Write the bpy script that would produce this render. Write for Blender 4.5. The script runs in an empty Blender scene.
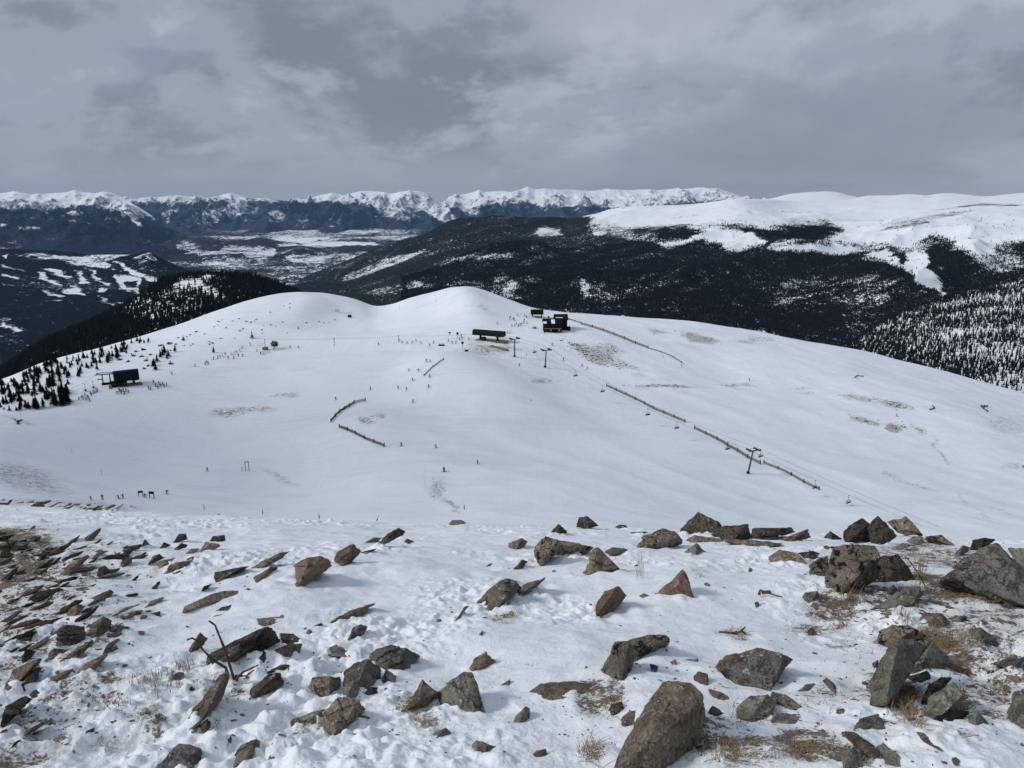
import bpy, bmesh, math, random
import numpy as np
from mathutils import Vector, Matrix, noise as mnoise

random.seed(7)
rng = np.random.default_rng(11)
scene = bpy.context.scene
COL = scene.collection
TH = math.radians(14.0)
CT, ST = math.cos(TH), math.sin(TH)
F = 769.0

# ------------------------------------------------------------------ camera model
def ray(px, py):
    u = (np.asarray(px, float) - 512) / F
    v = (384 - np.asarray(py, float)) / F
    den = CT + v * ST
    return u / den, (-ST + v * CT) / den          # direction (dx, 1, dz)

def project(x, y, z):
    fw = y * CT - z * ST
    up = y * ST + z * CT
    return 512 + F * x / fw, 384 - F * up / fw

# ------------------------------------------------------------------ noise
_ga = rng.random(4096) * 2 * math.pi
_gx, _gy = np.cos(_ga), np.sin(_ga)
def _hash(ix, iy, seed):
    h = (ix.astype(np.int64) * 374761393 + iy.astype(np.int64) * 668265263 + seed * 1442695041) & 0x7fffffff
    h = ((h ^ (h >> 13)) * 1274126177) & 0x7fffffff
    return (h ^ (h >> 16)) & 4095

def perlin(x, y, seed=0):
    ix, iy = np.floor(x), np.floor(y)
    fx, fy = x - ix, y - iy
    ix = ix.astype(np.int64); iy = iy.astype(np.int64)
    u = fx * fx * fx * (fx * (fx * 6 - 15) + 10)
    v = fy * fy * fy * (fy * (fy * 6 - 15) + 10)
    def g(a, b):
        h = _hash(ix + a, iy + b, seed)
        return _gx[h] * (fx - a) + _gy[h] * (fy - b)
    n0 = g(0, 0) * (1 - u) + g(1, 0) * u
    n1 = g(0, 1) * (1 - u) + g(1, 1) * u
    return (n0 * (1 - v) + n1 * v) * 1.5

def fbm(x, y, scale, octv=4, seed=0, gain=.5):
    s = np.zeros_like(x); a = 1.0; f = 1.0 / scale; t = 0
    for o in range(octv):
        s += a * perlin(x * f + o * 17.3, y * f - o * 9.1, seed + o)
        t += a; a *= gain; f *= 2.03
    return s / t

def ridged(x, y, scale, octv=5, seed=0):
    s = np.zeros_like(x); a = 1.0; f = 1.0 / scale; w = np.ones_like(x); t = 0
    for o in range(octv):
        n = 1 - np.abs(perlin(x * f + o * 7.7, y * f + o * 3.1, seed + o))
        n = n * n * w
        s += a * n; t += a
        w = np.clip(n * 1.6, 0, 1)
        a *= .5; f *= 2.07
    return s / t

def worley(x, y, scale, seed=0):
    x = x / scale; y = y / scale
    ix, iy = np.floor(x), np.floor(y)
    best = np.full(x.shape, 9.0)
    rnd = np.zeros_like(x)
    for a in (-1, 0, 1):
        for b in (-1, 0, 1):
            h = _hash(ix + a, iy + b, seed)
            cx = ix + a + .5 + .45 * _gx[h]; cy = iy + b + .5 + .45 * _gy[h]
            d = np.hypot(x - cx, y - cy)
            m = d < best
            best = np.where(m, d, best)
            rnd = np.where(m, (h % 97) / 97.0, rnd)
    return best, rnd

def pchip(tk, V, tq):
    """monotone cubic through knots tk (K) with values V (K,...) at tq (Q)"""
    tk = np.asarray(tk, float); V = np.asarray(V, float); tq = np.asarray(tq, float)
    h = np.diff(tk)
    hh = h.reshape((-1,) + (1,) * (V.ndim - 1))
    d = np.diff(V, axis=0) / hh
    m = np.zeros_like(V)
    if len(tk) > 2:
        w1 = 2 * hh[1:] + hh[:-1]; w2 = hh[1:] + 2 * hh[:-1]
        same = d[:-1] * d[1:] > 0
        dd0 = np.where(same, d[:-1], 1); dd1 = np.where(same, d[1:], 1)
        m[1:-1] = np.where(same, (w1 + w2) / (w1 / dd0 + w2 / dd1), 0)
    m[0] = d[0]; m[-1] = d[-1]
    k = np.clip(np.searchsorted(tk, tq, side='right') - 1, 0, len(tk) - 2)
    hk = h[k]; s = ((tq - tk[k]) / hk)
    sh = (-1,) + (1,) * (V.ndim - 1)
    s = s.reshape(sh); hk = hk.reshape(sh)
    s = np.clip(s, 0, 1)
    return (V[k] * (1 + 2 * s) * (1 - s) ** 2 + hk * m[k] * s * (1 - s) ** 2
            + V[k + 1] * s * s * (3 - 2 * s) + hk * m[k + 1] * s * s * (s - 1))

# ------------------------------------------------------------------ mesh helpers
def raw_mesh(name, verts, faces, nper):
    verts = np.asarray(verts, np.float32); faces = np.asarray(faces, np.int32)
    me = bpy.data.meshes.new(name)
    n = len(verts); m = len(faces)
    me.vertices.add(n); me.vertices.foreach_set('co', verts.ravel())
    me.loops.add(m * nper); me.loops.foreach_set('vertex_index', faces.ravel())
    me.polygons.add(m)
    me.polygons.foreach_set('loop_start', np.arange(0, m * nper, nper, dtype=np.int32))
    try:
        me.polygons.foreach_set('loop_total', np.full(m, nper, np.int32))
    except Exception:
        pass
    me.update(calc_edges=True)
    return me

def set_attr(me, name, vals):
    a = me.attributes.new(name, 'FLOAT', 'POINT')
    a.data.foreach_set('value', np.asarray(vals, np.float32).ravel())

def link(name, me, mat=None, parent=None, smooth=None):
    o = bpy.data.objects.new(name, me); COL.objects.link(o)
    if mat is not None and me is not None and not me.materials:
        for m_ in (mat if isinstance(mat, (list, tuple)) else [mat]): me.materials.append(m_)
    if parent: o.parent = parent
    if smooth is not None:
        me.polygons.foreach_set('use_smooth', np.full(len(me.polygons), smooth))
    return o

def tag(o, label=None, cat=None, group=None, kind=None):
    if label: o['label'] = label
    if cat: o['category'] = cat
    if group: o['group'] = group
    if kind: o['kind'] = kind
    return o

def empty(name, loc, rz=0.0):
    o = bpy.data.objects.new(name, None); COL.objects.link(o)
    o.location = loc; o.rotation_euler = (0, 0, rz); o.empty_display_size = .3
    return o

def copy_tree(o, parent=None):
    c = o.copy(); COL.objects.link(c)
    if parent: c.parent = parent
    for ch in list(o.children): copy_tree(ch, c)
    return c

class Surf:
    """A terrain sheet on columns of constant bearing; rows run from near to far."""
    def __init__(s, cols, X, Y, Z):
        s.cols, s.X, s.Y, s.Z = cols, X, Y, Z
    def reproject(s):
        s.PX, s.PY = project(s.X, s.Y, s.Z)
    def build(s, name, mat, attrs=None):
        R, C = s.X.shape
        v = np.stack([s.X, s.Y, s.Z], -1).reshape(-1, 3)
        i = np.arange(R * C).reshape(R, C)
        f = np.stack([i[:-1, :-1], i[:-1, 1:], i[1:, 1:], i[1:, :-1]], -1).reshape(-1, 4)
        me = raw_mesh(name, v, f, 4)
        for k, a in (attrs or {}).items(): set_attr(me, k, a)
        o = link(name, me, mat, smooth=True)
        tag(o, kind='structure')
        s.obj = o
        return o
    def hit(s, px, py):
        j = np.interp(px, s.cols, np.arange(len(s.cols)))
        a = int(min(j, len(s.cols) - 2)); t = j - a
        x = s.X[:, a] * (1 - t) + s.X[:, a + 1] * t
        y = s.Y[:, a] * (1 - t) + s.Y[:, a + 1] * t
        z = s.Z[:, a] * (1 - t) + s.Z[:, a + 1] * t
        q = project(x, y, z)[1]
        w = np.nonzero((q[:-1] >= py) & (q[1:] < py))[0]
        if not len(w): return None
        i = w[0]; k = (q[i] - py) / max(q[i] - q[i + 1], 1e-9)
        return Vector((x[i] + (x[i + 1] - x[i]) * k, y[i] + (y[i + 1] - y[i]) * k, z[i] + (z[i + 1] - z[i]) * k))

def loft(rows, cols, nsub):
    """rows: near to far, each [(px, py, distance)...]; a spine curve per row, smooth between rows"""
    K = len(rows); C = len(cols)
    XX = np.zeros((K, C)); YY = np.zeros((K, C)); ZZ = np.zeros((K, C))
    for k, r in enumerate(rows):
        if isinstance(r, tuple): XX[k], YY[k], ZZ[k] = r; continue
        a = np.array(r, float)
        if len(a) == 1: a = np.array([[-2000, a[0, 1], a[0, 2]], [3000, a[0, 1], a[0, 2]]])
        lo = [a[0, 0] - 2000, a[0, 1], a[0, 2]]; hi = [a[-1, 0] + 2000, a[-1, 1], a[-1, 2]]
        a = np.vstack([[lo], a, [hi]])
        q = pchip(a[:, 0], a[:, 1:], cols)
        dx, dz = ray(cols, q[:, 0])
        XX[k] = dx * q[:, 1]; YY[k] = q[:, 1]; ZZ[k] = dz * q[:, 1]
    tq = np.concatenate([np.linspace(k, k + 1, n, endpoint=False) for k, n in enumerate(nsub)] + [[K - 1]])
    t = np.arange(K)
    lY = pchip(t, np.log(YY), tq)
    Y = np.exp(lY)
    X = pchip(t, XX / YY, tq) * Y
    Z = pchip(t, ZZ, tq)
    return Surf(np.asarray(cols, float), X, Y, Z), tq

def behind(S_row, dy, dz):
    x, y, z = S_row
    k = (y + dy) / y
    return (x * k, y + dy, z + dz)

def row_xyz(r, cols):
    a = np.array(r, float)
    a = np.vstack([[a[0, 0] - 2000, *a[0, 1:]], a, [a[-1, 0] + 2000, *a[-1, 1:]]])
    q = pchip(a[:, 0], a[:, 1:], cols)
    dx, dz = ray(cols, q[:, 0])
    return (dx * q[:, 1], q[:, 1], dz * q[:, 1])

def row_lin(r, cols):
    a = np.array(r, float)
    py = np.interp(cols, a[:, 0], a[:, 1]); Y = np.interp(cols, a[:, 0], a[:, 2])
    dx, dz = ray(cols, py)
    return (dx * Y, Y, dz * Y)

def blobs(PX, PY, lst):
    """soft elliptical patches (px, py, rx, ry, strength[, tilt])"""
    m = np.zeros_like(PX)
    for b in lst:
        cx, cy, rx, ry, st = b[:5]; an = math.radians(b[5]) if len(b) > 5 else 0
        dx, dy = PX - cx, PY - cy
        ex = dx * math.cos(an) + dy * math.sin(an); ey = -dx * math.sin(an) + dy * math.cos(an)
        m = np.maximum(m, st * np.clip(1.35 - (ex / rx) ** 2 - (ey / ry) ** 2, 0, 1))
    return m

def polymask(PX, PY, poly, soft):
    """1 inside a polygon, falling to 0 over `soft` either side of its edge"""
    P = np.array(poly, float); n = len(P)
    inside = np.zeros(PX.shape, bool); dmin = np.full(PX.shape, 1e9)
    for i in range(n):
        ax, ay = P[i]; bx, by = P[(i + 1) % n]
        cond = ((ay > PY) != (by > PY))
        with np.errstate(divide='ignore', invalid='ignore'):
            xi = (bx - ax) * (PY - ay) / (by - ay if by != ay else 1e-9) + ax
        inside ^= cond & (PX < xi)
        ex, ey = bx - ax, by - ay
        t = np.clip(((PX - ax) * ex + (PY - ay) * ey) / max(ex * ex + ey * ey, 1e-9), 0, 1)
        dmin = np.minimum(dmin, np.hypot(PX - ax - t * ex, PY - ay - t * ey))
    sd = np.where(inside, dmin, -dmin)
    return np.clip(sd / (2 * soft) + .5, 0, 1)

# ------------------------------------------------------------------ materials
class NT:
    def __init__(s, name):
        s.m = bpy.data.materials.new(name); s.m.use_nodes = True
        s.t = s.m.node_tree; s.t.nodes.clear()
        s.out = s.t.nodes.new('ShaderNodeOutputMaterial')
        s.b = s.t.nodes.new('ShaderNodeBsdfPrincipled')
        s.t.links.new(s.b.outputs[0], s.out.inputs[0])
    def n(s, typ, **k):
        nd = s.t.nodes.new(typ)
        for a, v in k.items(): setattr(nd, a, v)
        return nd
    def l(s, a, b): s.t.links.new(a, b)
    def val(s, inp, v):
        if hasattr(v, 'is_output'): s.l(v, inp)
        else: inp.default_value = v
    def math(s, op, a, b=0.0, c=None, clamp=False):
        nd = s.n('ShaderNodeMath', operation=op, use_clamp=clamp)
        s.val(nd.inputs[0], a); s.val(nd.inputs[1], b)
        if c is not None: s.val(nd.inputs[2], c)
        return nd.outputs[0]
    def mix(s, f, a, b):
        nd = s.n('ShaderNodeMix', data_type='RGBA')
        s.val(nd.inputs[0], f)
        s.val(nd.inputs[6], a if hasattr(a, 'is_output') else (*a, 1))
        s.val(nd.inputs[7], b if hasattr(b, 'is_output') else (*b, 1))
        return nd.outputs[2]
    def noise(s, vec, scale, detail=4, rough=.55, dist=0, dim='3D'):
        nd = s.n('ShaderNodeTexNoise', noise_dimensions=dim)
        s.l(vec, nd.inputs['Vector']); nd.inputs['Scale'].default_value = scale
        nd.inputs['Detail'].default_value = detail; nd.inputs['Roughness'].default_value = rough
        nd.inputs['Distortion'].default_value = dist
        return nd.outputs[0]
    def vor(s, vec, scale, feature='F1'):
        nd = s.n('ShaderNodeTexVoronoi', feature=feature)
        s.l(vec, nd.inputs['Vector']); nd.inputs['Scale'].default_value = scale
        return nd
    def step(s, v, lo, hi):
        nd = s.n('ShaderNodeMapRange', interpolation_type='SMOOTHSTEP')
        s.val(nd.inputs[0], v); nd.inputs[1].default_value = lo; nd.inputs[2].default_value = hi
        return nd.outputs[0]
    def attr(s, name):
        nd = s.n('ShaderNodeAttribute'); nd.attribute_name = name
        return nd.outputs['Fac']
    def coord(s, kind='Object'):
        return s.n('ShaderNodeTexCoord').outputs[kind]
    def mapping(s, vec, scale=(1, 1, 1), rot=(0, 0, 0)):
        nd = s.n('ShaderNodeMapping'); s.l(vec, nd.inputs[0])
        nd.inputs['Scale'].default_value = scale; nd.inputs['Rotation'].default_value = rot
        return nd.outputs[0]
    def bump(s, h, strength, dist, normal=None):
        nd = s.n('ShaderNodeBump'); nd.inputs['Strength'].default_value = strength
        nd.inputs['Distance'].default_value = dist
        s.l(h, nd.inputs['Height'])
        if normal is not None: s.l(normal, nd.inputs['Normal'])
        return nd.outputs[0]
    def done(s, col, rough=.8, normal=None, spec=.3):
        s.val(s.b.inputs['Base Color'], col if hasattr(col, 'is_output') else (*col, 1))
        s.val(s.b.inputs['Roughness'], rough)
        s.b.inputs['Specular IOR Level'].default_value = spec
        if normal is not None: s.l(normal, s.b.inputs['Normal'])
        return s.m

SNOW = (.86, .875, .895)

def mat_snow_near():
    t = NT('trodden_snow'); c = t.coord()
    n1 = t.noise(c, 9, 6, .6); n2 = t.noise(c, 55, 4, .65); n3 = t.noise(c, 2.2, 5, .6)
    cov = t.attr('cover')
    thr = t.math('ADD', cov, t.math('MULTIPLY', t.math('SUBTRACT', n1, .5), 1.1))
    thr = t.math('ADD', thr, t.math('MULTIPLY', t.math('SUBTRACT', n2, .5), .8))
    m = t.step(thr, .44, .58)
    m = t.math('MULTIPLY', m, t.step(cov, .02, .1))
    g = t.noise(c, 30, 5, .7)
    peb = t.vor(c, 42)
    soil = t.mix(t.step(g, .35, .68), (.085, .066, .048), (.25, .20, .145))
    soil = t.mix(t.step(n3, .45, .6), soil, (.19, .15, .10))
    soil = t.mix(t.math('MULTIPLY', t.step(peb.outputs['Distance'], .3, .1), .45), soil, (.27, .25, .22))
    snow = t.mix(t.step(n3, .3, .75), (.815, .84, .87), SNOW)
    dusty = t.mix(t.math('MULTIPLY', t.step(cov, .05, .7), .42), snow, (.52, .47, .40))
    specks = t.vor(c, 17)
    sp = t.math('MULTIPLY', t.step(specks.outputs['Distance'], .085, .05), t.step(t.noise(c, 1.1, 3), .52, .66))
    dusty = t.mix(t.math('MULTIPLY', sp, .75), dusty, (.14, .11, .085))
    col = t.mix(m, dusty, soil)
    h = t.math('ADD', t.math('MULTIPLY', n1, .5), t.math('MULTIPLY', n2, .28))
    nb = t.bump(h, .55, .05)
    h2 = t.math('MULTIPLY', t.math('ADD', g, t.math('MULTIPLY', peb.outputs['Distance'], -.6)), m)
    nb = t.bump(h2, .6, .02, nb)
    return t.done(col, t.math('ADD', .55, t.math('MULTIPLY', m, .35)), nb, .25)

def mat_snow_mid():
    t = NT('piste_snow'); c = t.coord()
    cov = t.attr('cover')
    n1 = t.noise(t.mapping(c, (.5, 1, .6), (0, 0, .3)), .8, 7, .7); n2 = t.noise(c, 2.6, 5, .75); n3 = t.noise(c, .018, 5, .55)
    thr = t.math('ADD', cov, t.math('MULTIPLY', t.math('SUBTRACT', n1, .5), 2.3))
    thr = t.math('ADD', thr, t.math('MULTIPLY', t.math('SUBTRACT', n2, .5), 2.8))
    m = t.math('MULTIPLY', t.math('MULTIPLY', t.step(thr, .46, .70), t.step(cov, .03, .12)), .85)
    soil = t.mix(t.step(n2, .4, .6), (.05, .042, .034), (.30, .26, .21))
    snow = t.mix(t.step(n3, .35, .7), (.815, .84, .87), SNOW)
    snow = t.mix(t.math('MULTIPLY', cov, .25), snow, (.5, .46, .4))
    crust = t.noise(t.mapping(c, (.35, 1, .5), (0, 0, -.5)), .06, 6, .68)
    snow = t.mix(t.math('MULTIPLY', t.step(crust, .5, .66), .55), snow, (.70, .735, .78))
    for sc_, ro_, st_ in (((.022, 1.3, .3), .62, .5), ((.02, 1.1, .3), -.45, .4), ((1.2, .025, .3), .2, .3)):
        tk = t.noise(t.mapping(c, sc_, (0, 0, ro_)), .55, 3, .6)
        snow = t.mix(t.math('MULTIPLY', t.step(tk, .56, .68), st_), snow, (.72, .755, .80))
    tracks = t.noise(t.mapping(c, (.12, .8, .3), (0, 0, .6)), .9, 5, .6)
    tracks2 = t.noise(t.mapping(c, (.5, .06, .3), (0, 0, -.4)), .6, 4, .6)
    h = t.math('ADD', t.math('MULTIPLY', tracks, .6), t.math('MULTIPLY', tracks2, .5))
    h = t.math('ADD', h, t.math('MULTIPLY', n1, .5))
    nb = t.bump(h, .42, .9)
    return t.done(t.mix(m, snow, soil), .6, nb, .2)

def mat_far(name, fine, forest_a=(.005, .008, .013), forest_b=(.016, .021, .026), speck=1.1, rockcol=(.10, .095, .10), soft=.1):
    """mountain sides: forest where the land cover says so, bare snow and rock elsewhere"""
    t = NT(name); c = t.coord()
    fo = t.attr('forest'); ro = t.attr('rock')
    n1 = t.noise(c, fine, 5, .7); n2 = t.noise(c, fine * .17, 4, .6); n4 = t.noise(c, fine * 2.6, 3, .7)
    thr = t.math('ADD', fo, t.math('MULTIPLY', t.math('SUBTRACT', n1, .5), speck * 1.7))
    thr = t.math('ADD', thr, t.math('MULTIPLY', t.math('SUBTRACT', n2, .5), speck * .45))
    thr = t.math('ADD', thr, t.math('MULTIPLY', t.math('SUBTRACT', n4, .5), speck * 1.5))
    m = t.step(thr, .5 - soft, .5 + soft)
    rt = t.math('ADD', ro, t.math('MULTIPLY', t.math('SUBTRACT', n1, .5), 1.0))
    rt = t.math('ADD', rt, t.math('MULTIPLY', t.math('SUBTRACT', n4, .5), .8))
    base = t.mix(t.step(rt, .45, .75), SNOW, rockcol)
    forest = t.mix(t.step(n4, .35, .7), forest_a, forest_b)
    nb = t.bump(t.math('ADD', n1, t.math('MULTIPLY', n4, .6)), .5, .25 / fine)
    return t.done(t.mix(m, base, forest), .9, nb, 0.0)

def mat_rock(name, a, b, c3, lichen=.5, rust=0.0, black=.5, green=0.0):
    t = NT(name); c = t.coord()
    oi = t.n('ShaderNodeObjectInfo')
    off = t.n('ShaderNodeVectorMath', operation='SCALE'); off.inputs[3].default_value = 30.0
    cmb = t.n('ShaderNodeCombineXYZ')
    for i in range(3): t.l(oi.outputs['Random'], cmb.inputs[i])
    t.l(cmb.outputs[0], off.inputs[0])
    ad = t.n('ShaderNodeVectorMath', operation='ADD'); t.l(c, ad.inputs[0]); t.l(off.outputs[0], ad.inputs[1])
    v = ad.outputs[0]
    n1 = t.noise(v, 3.2, 6, .62); n2 = t.noise(v, 14, 6, .68); n3 = t.noise(v, 60, 4, .7); n5 = t.noise(v, 5.5, 5, .6, .8)
    col = t.mix(t.step(n1, .34, .66), a, b)
    col = t.mix(t.math('MULTIPLY', t.step(n2, .45, .7), .65), col, c3)
    col = t.mix(t.math('MULTIPLY', t.step(n3, .48, .66), .6), col, tuple(x * .35 for x in a))
    col = t.mix(t.math('MULTIPLY', t.step(n3, .46, .32), .45), col, tuple(min(1, x * 1.7) for x in b))
    if rust: col = t.mix(t.math('MULTIPLY', t.step(t.noise(v, 4.2, 5, .65), .56, .66), rust), col, (.19, .085, .034))
    if lichen: col = t.mix(t.math('MULTIPLY', t.step(t.math('ADD', n5, t.math('MULTIPLY', n3, .35)), .74, .82), lichen), col, (.30, .31, .26))
    if green: col = t.mix(t.math('MULTIPLY', t.step(t.noise(v, 3, 5, .65), .5, .62), green), col, (.085, .078, .030))
    if black: col = t.mix(t.math('MULTIPLY', t.step(t.math('ADD', t.noise(v, 11, 5, .66), t.math('MULTIPLY', n3, .2)), .62, .69), black), col, (.014, .013, .012))
    vr = t.mix(oi.outputs['Random'], (.88, .87, .86), (1.62, 1.56, 1.48))
    mm = t.n('ShaderNodeMix', data_type='RGBA', blend_type='MULTIPLY'); mm.inputs[0].default_value = 1
    t.l(col, mm.inputs[6]); t.l(vr, mm.inputs[7])
    geo = t.n('ShaderNodeNewGeometry'); sx = t.n('ShaderNodeSeparateXYZ'); t.l(geo.outputs['Normal'], sx.inputs[0])
    dust = t.math('MULTIPLY', t.step(sx.outputs[2], .55, .95), t.step(t.math('ADD', n2, t.math('MULTIPLY', n3, .4)), .80, .88))
    col = t.mix(t.math('MULTIPLY', dust, .75), mm.outputs[2], (.80, .83, .86))
    wob = t.n('ShaderNodeVectorMath', operation='SCALE'); t.l(t.n('ShaderNodeTexNoise').outputs[1], wob.inputs[0]); wob.inputs[3].default_value = .35
    nn = [q for q in t.t.nodes if q.bl_idname == 'ShaderNodeTexNoise'][-1]; t.l(v, nn.inputs['Vector']); nn.inputs['Scale'].default_value = 6; nn.inputs['Detail'].default_value = 4
    wad = t.n('ShaderNodeVectorMath', operation='ADD'); t.l(v, wad.inputs[0]); t.l(wob.outputs[0], wad.inputs[1])
    cr = t.vor(t.mapping(wad.outputs[0], (1, .55, 1.7), (.4, .3, .5)), 4.2, 'DISTANCE_TO_EDGE')
    crack = t.math('MULTIPLY', t.step(cr.outputs['Distance'], .03, .0), t.step(n1, .47, .62))
    col = t.mix(t.math('MULTIPLY', crack, .55), col, (.022, .015, .013))
    wv = t.n('ShaderNodeTexWave', wave_type='BANDS'); t.l(v, wv.inputs['Vector'])
    wv.inputs['Scale'].default_value = 3.0; wv.inputs['Distortion'].default_value = 7; wv.inputs['Detail'].default_value = 4
    h = t.math('ADD', t.math('MULTIPLY', n2, .8), t.math('MULTIPLY', n3, .3))
    h = t.math('ADD', h, t.math('MULTIPLY', wv.outputs[1], .22))
    h = t.math('ADD', h, t.math('MULTIPLY', n5, .5))
    h = t.math('SUBTRACT', h, t.math('MULTIPLY', crack, .5))
    return t.done(col, .88, t.bump(h, 1.0, .07), .25)

def mat_plain(name, col, rough=.7, var=.25, scale=2.0, metal=0.0):
    t = NT(name); c = t.coord()
    n = t.noise(c, scale, 5, .6)
    cc = t.mix(n, tuple(x * (1 - var) for x in col), tuple(min(1, x * (1 + var)) for x in col))
    t.b.inputs['Metallic'].default_value = metal
    return t.done(cc, rough, t.bump(n, .15, .05), .1)

def mat_tree(name, a, b):
    t = NT(name); c = t.coord()
    n = t.noise(c, 1.5, 3, .6)
    return t.done(t.mix(n, a, b), .9, None, 0.0)

M = {}
M['snow_near'] = mat_snow_near()
M['snow_mid'] = mat_snow_mid()
M['tan'] = mat_rock('brown_rock', (.155, .120, .088), (.295, .236, .178), (.21, .168, .126), .25, .25, .45)
M['grey'] = mat_rock('grey_rock', (.12, .115, .10), (.235, .23, .205), (.17, .165, .145), .35, .12, .55)
M['dark'] = mat_rock('dark_rock', (.046, .038, .030), (.112, .093, .072), (.076, .063, .048), .3, .15, .9, .25)
M['rust'] = mat_rock('rusty_rock', (.135, .092, .066), (.25, .180, .132), (.19, .132, .094), .2, .35, .4)
M['lichen'] = mat_rock('lichen_rock', (.12, .10, .082), (.25, .205, .165), (.17, .14, .11), .5, .25, 1.0)
M['pale'] = mat_rock('pale_rock', (.17, .155, .125), (.27, .255, .21), (.23, .21, .17), .4, .2, .35)
M['greyrust'] = mat_rock('grey_orange_rock', (.12, .118, .105), (.22, .22, .20), (.16, .155, .14), .3, .75, .6)
M['wood'] = mat_plain('weathered_wood', (.20, .15, .105), .85)
M['fencewood'] = mat_plain('old_fence_wood', (.125, .10, .075), .85)
M['darkwood'] = mat_plain('dark_timber', (.012, .0115, .011), .8)
M['green'] = mat_plain('dark_green_paint', (.004, .012, .008), .6)
M['midgreen'] = mat_plain('mid_green_paint', (.012, .028, .021), .6)
M['steel'] = mat_plain('galvanised_steel', (.085, .09, .09), .55, metal=.3)
M['black'] = mat_plain('black_plastic', (.012, .012, .013), .5)
M['roofsnow'] = mat_plain('roof_snow', (.82, .84, .87), .6, .04)
M['glass'] = mat_plain('dark_window_glass', (.03, .035, .045), .12)
M['pale_pane'] = mat_plain('pale_window_glass', (.55, .52, .45), .2)  # paler colour for two of the lodge panes
M['orange'] = mat_plain('orange_fabric', (.55, .10, .03), .6)
M['white'] = mat_plain('white_paint', (.75, .76, .78), .5, .05)
M['spruce'] = mat_tree('spruce_needles', (.004, .006, .005), (.013, .018, .013))
M['bark'] = mat_plain('bark', (.06, .045, .035), .9)
M['straw'] = mat_plain('dry_grass', (.24, .165, .09), .8, .55, 9)
M['stem'] = mat_plain('dead_stem', (.115, .066, .034), .85, .4, 30)
M['far_forest'] = mat_tree('forest_needles', (.007, .010, .013), (.024, .030, .031))
# ================================================================== TERRAIN
# ---- the trodden snow shoulder under the camera
fc = np.linspace(-330, 1354, 1330)
fy = np.concatenate([np.geomspace(.8, 2.4, 60, endpoint=False), np.geomspace(2.4, 26, 780, endpoint=False), np.geomspace(26, 60, 60)])
def fg_base(x, y):
    return -1.6 - (.279 + .0017 * np.clip(x, -40, 40)) * y - .005 * y * y
nomz = fg_base(0 * fy, fy)
vden = CT + ((fy * ST + nomz * CT) / (fy * CT - nomz * ST)) * ST
FX = (fc[None, :] - 512) / F * (fy / vden)[:, None]
FY = np.repeat(fy[:, None], len(fc), 1)
FZ = fg_base(FX, FY)
_px, _py = project(FX, FY, FZ)
FG_COVER = [(10, 570, 72, 34, .60, -25), (30, 610, 110, 40, .46, -32), (60, 570, 90, 18, .40, -30), (0, 545, 60, 16, .62), (130, 585, 90, 14, .33, -30), (90, 640, 90, 20, .40, -32), (20, 670, 60, 14, .42, -32),
    (70, 712, 85, 26, .42, -25), (25, 762, 70, 16, .50, -20), (140, 742, 60, 10, .40, -30), (155, 708, 50, 9, .34, -30), (220, 690, 34, 20, .42), (300, 735, 60, 9, .38, -20),
    (940, 650, 52, 26, .66, 20), (985, 625, 60, 30, .46), (905, 597, 90, 11, .56), (832, 606, 36, 12, .55), (812, 622, 40, 10, .45), (840, 640, 24, 9, .42),
    (965, 592, 80, 10, .66, 15), (1000, 690, 55, 24, .45), (897, 698, 24, 22, .75), (802, 748, 48, 18, .58), (840, 765, 80, 10, .5), (695, 742, 34, 14, .5),
    (740, 755, 70, 13, .55), (593, 705, 22, 24, .55), (615, 700, 14, 14, .55), (415, 708, 24, 14, .48), (425, 725, 20, 9, .42), (498, 670, 60, 5, .30, -6), (550, 745, 60, 14, .26),
    (735, 632, 26, 6, .45, 8), (770, 655, 60, 30, .26), (730, 690, 40, 40, .3), (955, 745, 60, 12, .36, 25), (880, 740, 25, 12, .4), (700, 575, 12, 5, .35), (615, 570, 12, 4, .4), (715, 735, 30, 10, .42),
    (505, 618, 18, 9, .42), (820, 560, 40, 10, .35), (900, 555, 40, 10, .5), (930, 545, 30, 8, .5), (985, 715, 40, 10, .5, 15), (870, 565, 70, 12, .46), (960, 560, 60, 14, .5), (880, 600, 60, 16, .46), (1005, 660, 40, 30, .5), (860, 690, 50, 30, .36), (940, 720, 60, 16, .42), (820, 700, 30, 10, .42), (780, 640, 40, 16, .3)]
cover = blobs(_px, _py, FG_COVER)
lump = fbm(FX, FY, 3.2, 3, 3) * .15 + fbm(FX, FY, .9, 3, 8) * .06
# wind-carved drift lines running up to the right, stronger on the left
ca, sa = math.cos(.55), math.sin(.55)
wu, wv = FX * ca + FY * sa, -FX * sa + FY * ca
drift = ridged(wu * .35, wv, .55, 4, 21) * .085
wl = np.clip((420 - _px) / 400, 0, 1)
clm = np.clip(fbm(FX, FY, 2.4, 4, 31) * 3.6 + .12, 0, 1)          # where the crust is broken into chunks
w1, r1 = worley(FX + .04 * perlin(FX * 9, FY * 9, 5), FY + .04 * perlin(FX * 9 + 5, FY * 9, 6), .17, 41)
w2, r2 = worley(FX, FY, .075, 43)
w0, r0 = worley(FX + .1 * perlin(FX * 3, FY * 3, 15), FY + .1 * perlin(FX * 3 + 9, FY * 3, 16), .31, 45)
chunk = np.clip(.5 - w1, 0, 1) * (r1 > .55) * (.4 + r1) * .075 + np.clip(.5 - w2, 0, 1) * (r2 > .45) * .045 + np.clip(.45 - w0, 0, 1) * (r0 > .7) * .12
w3, r3 = worley(FX, FY * .75, .46, 47)                              # boot holes
boot = -np.clip(.36 - w3, 0, 1) * (r3 > .72) * .26
fine = fbm(FX, FY, .12, 4, 51, .6) * .022
fall = 1 / (1 + (FY / 16.0) ** 2)
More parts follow.
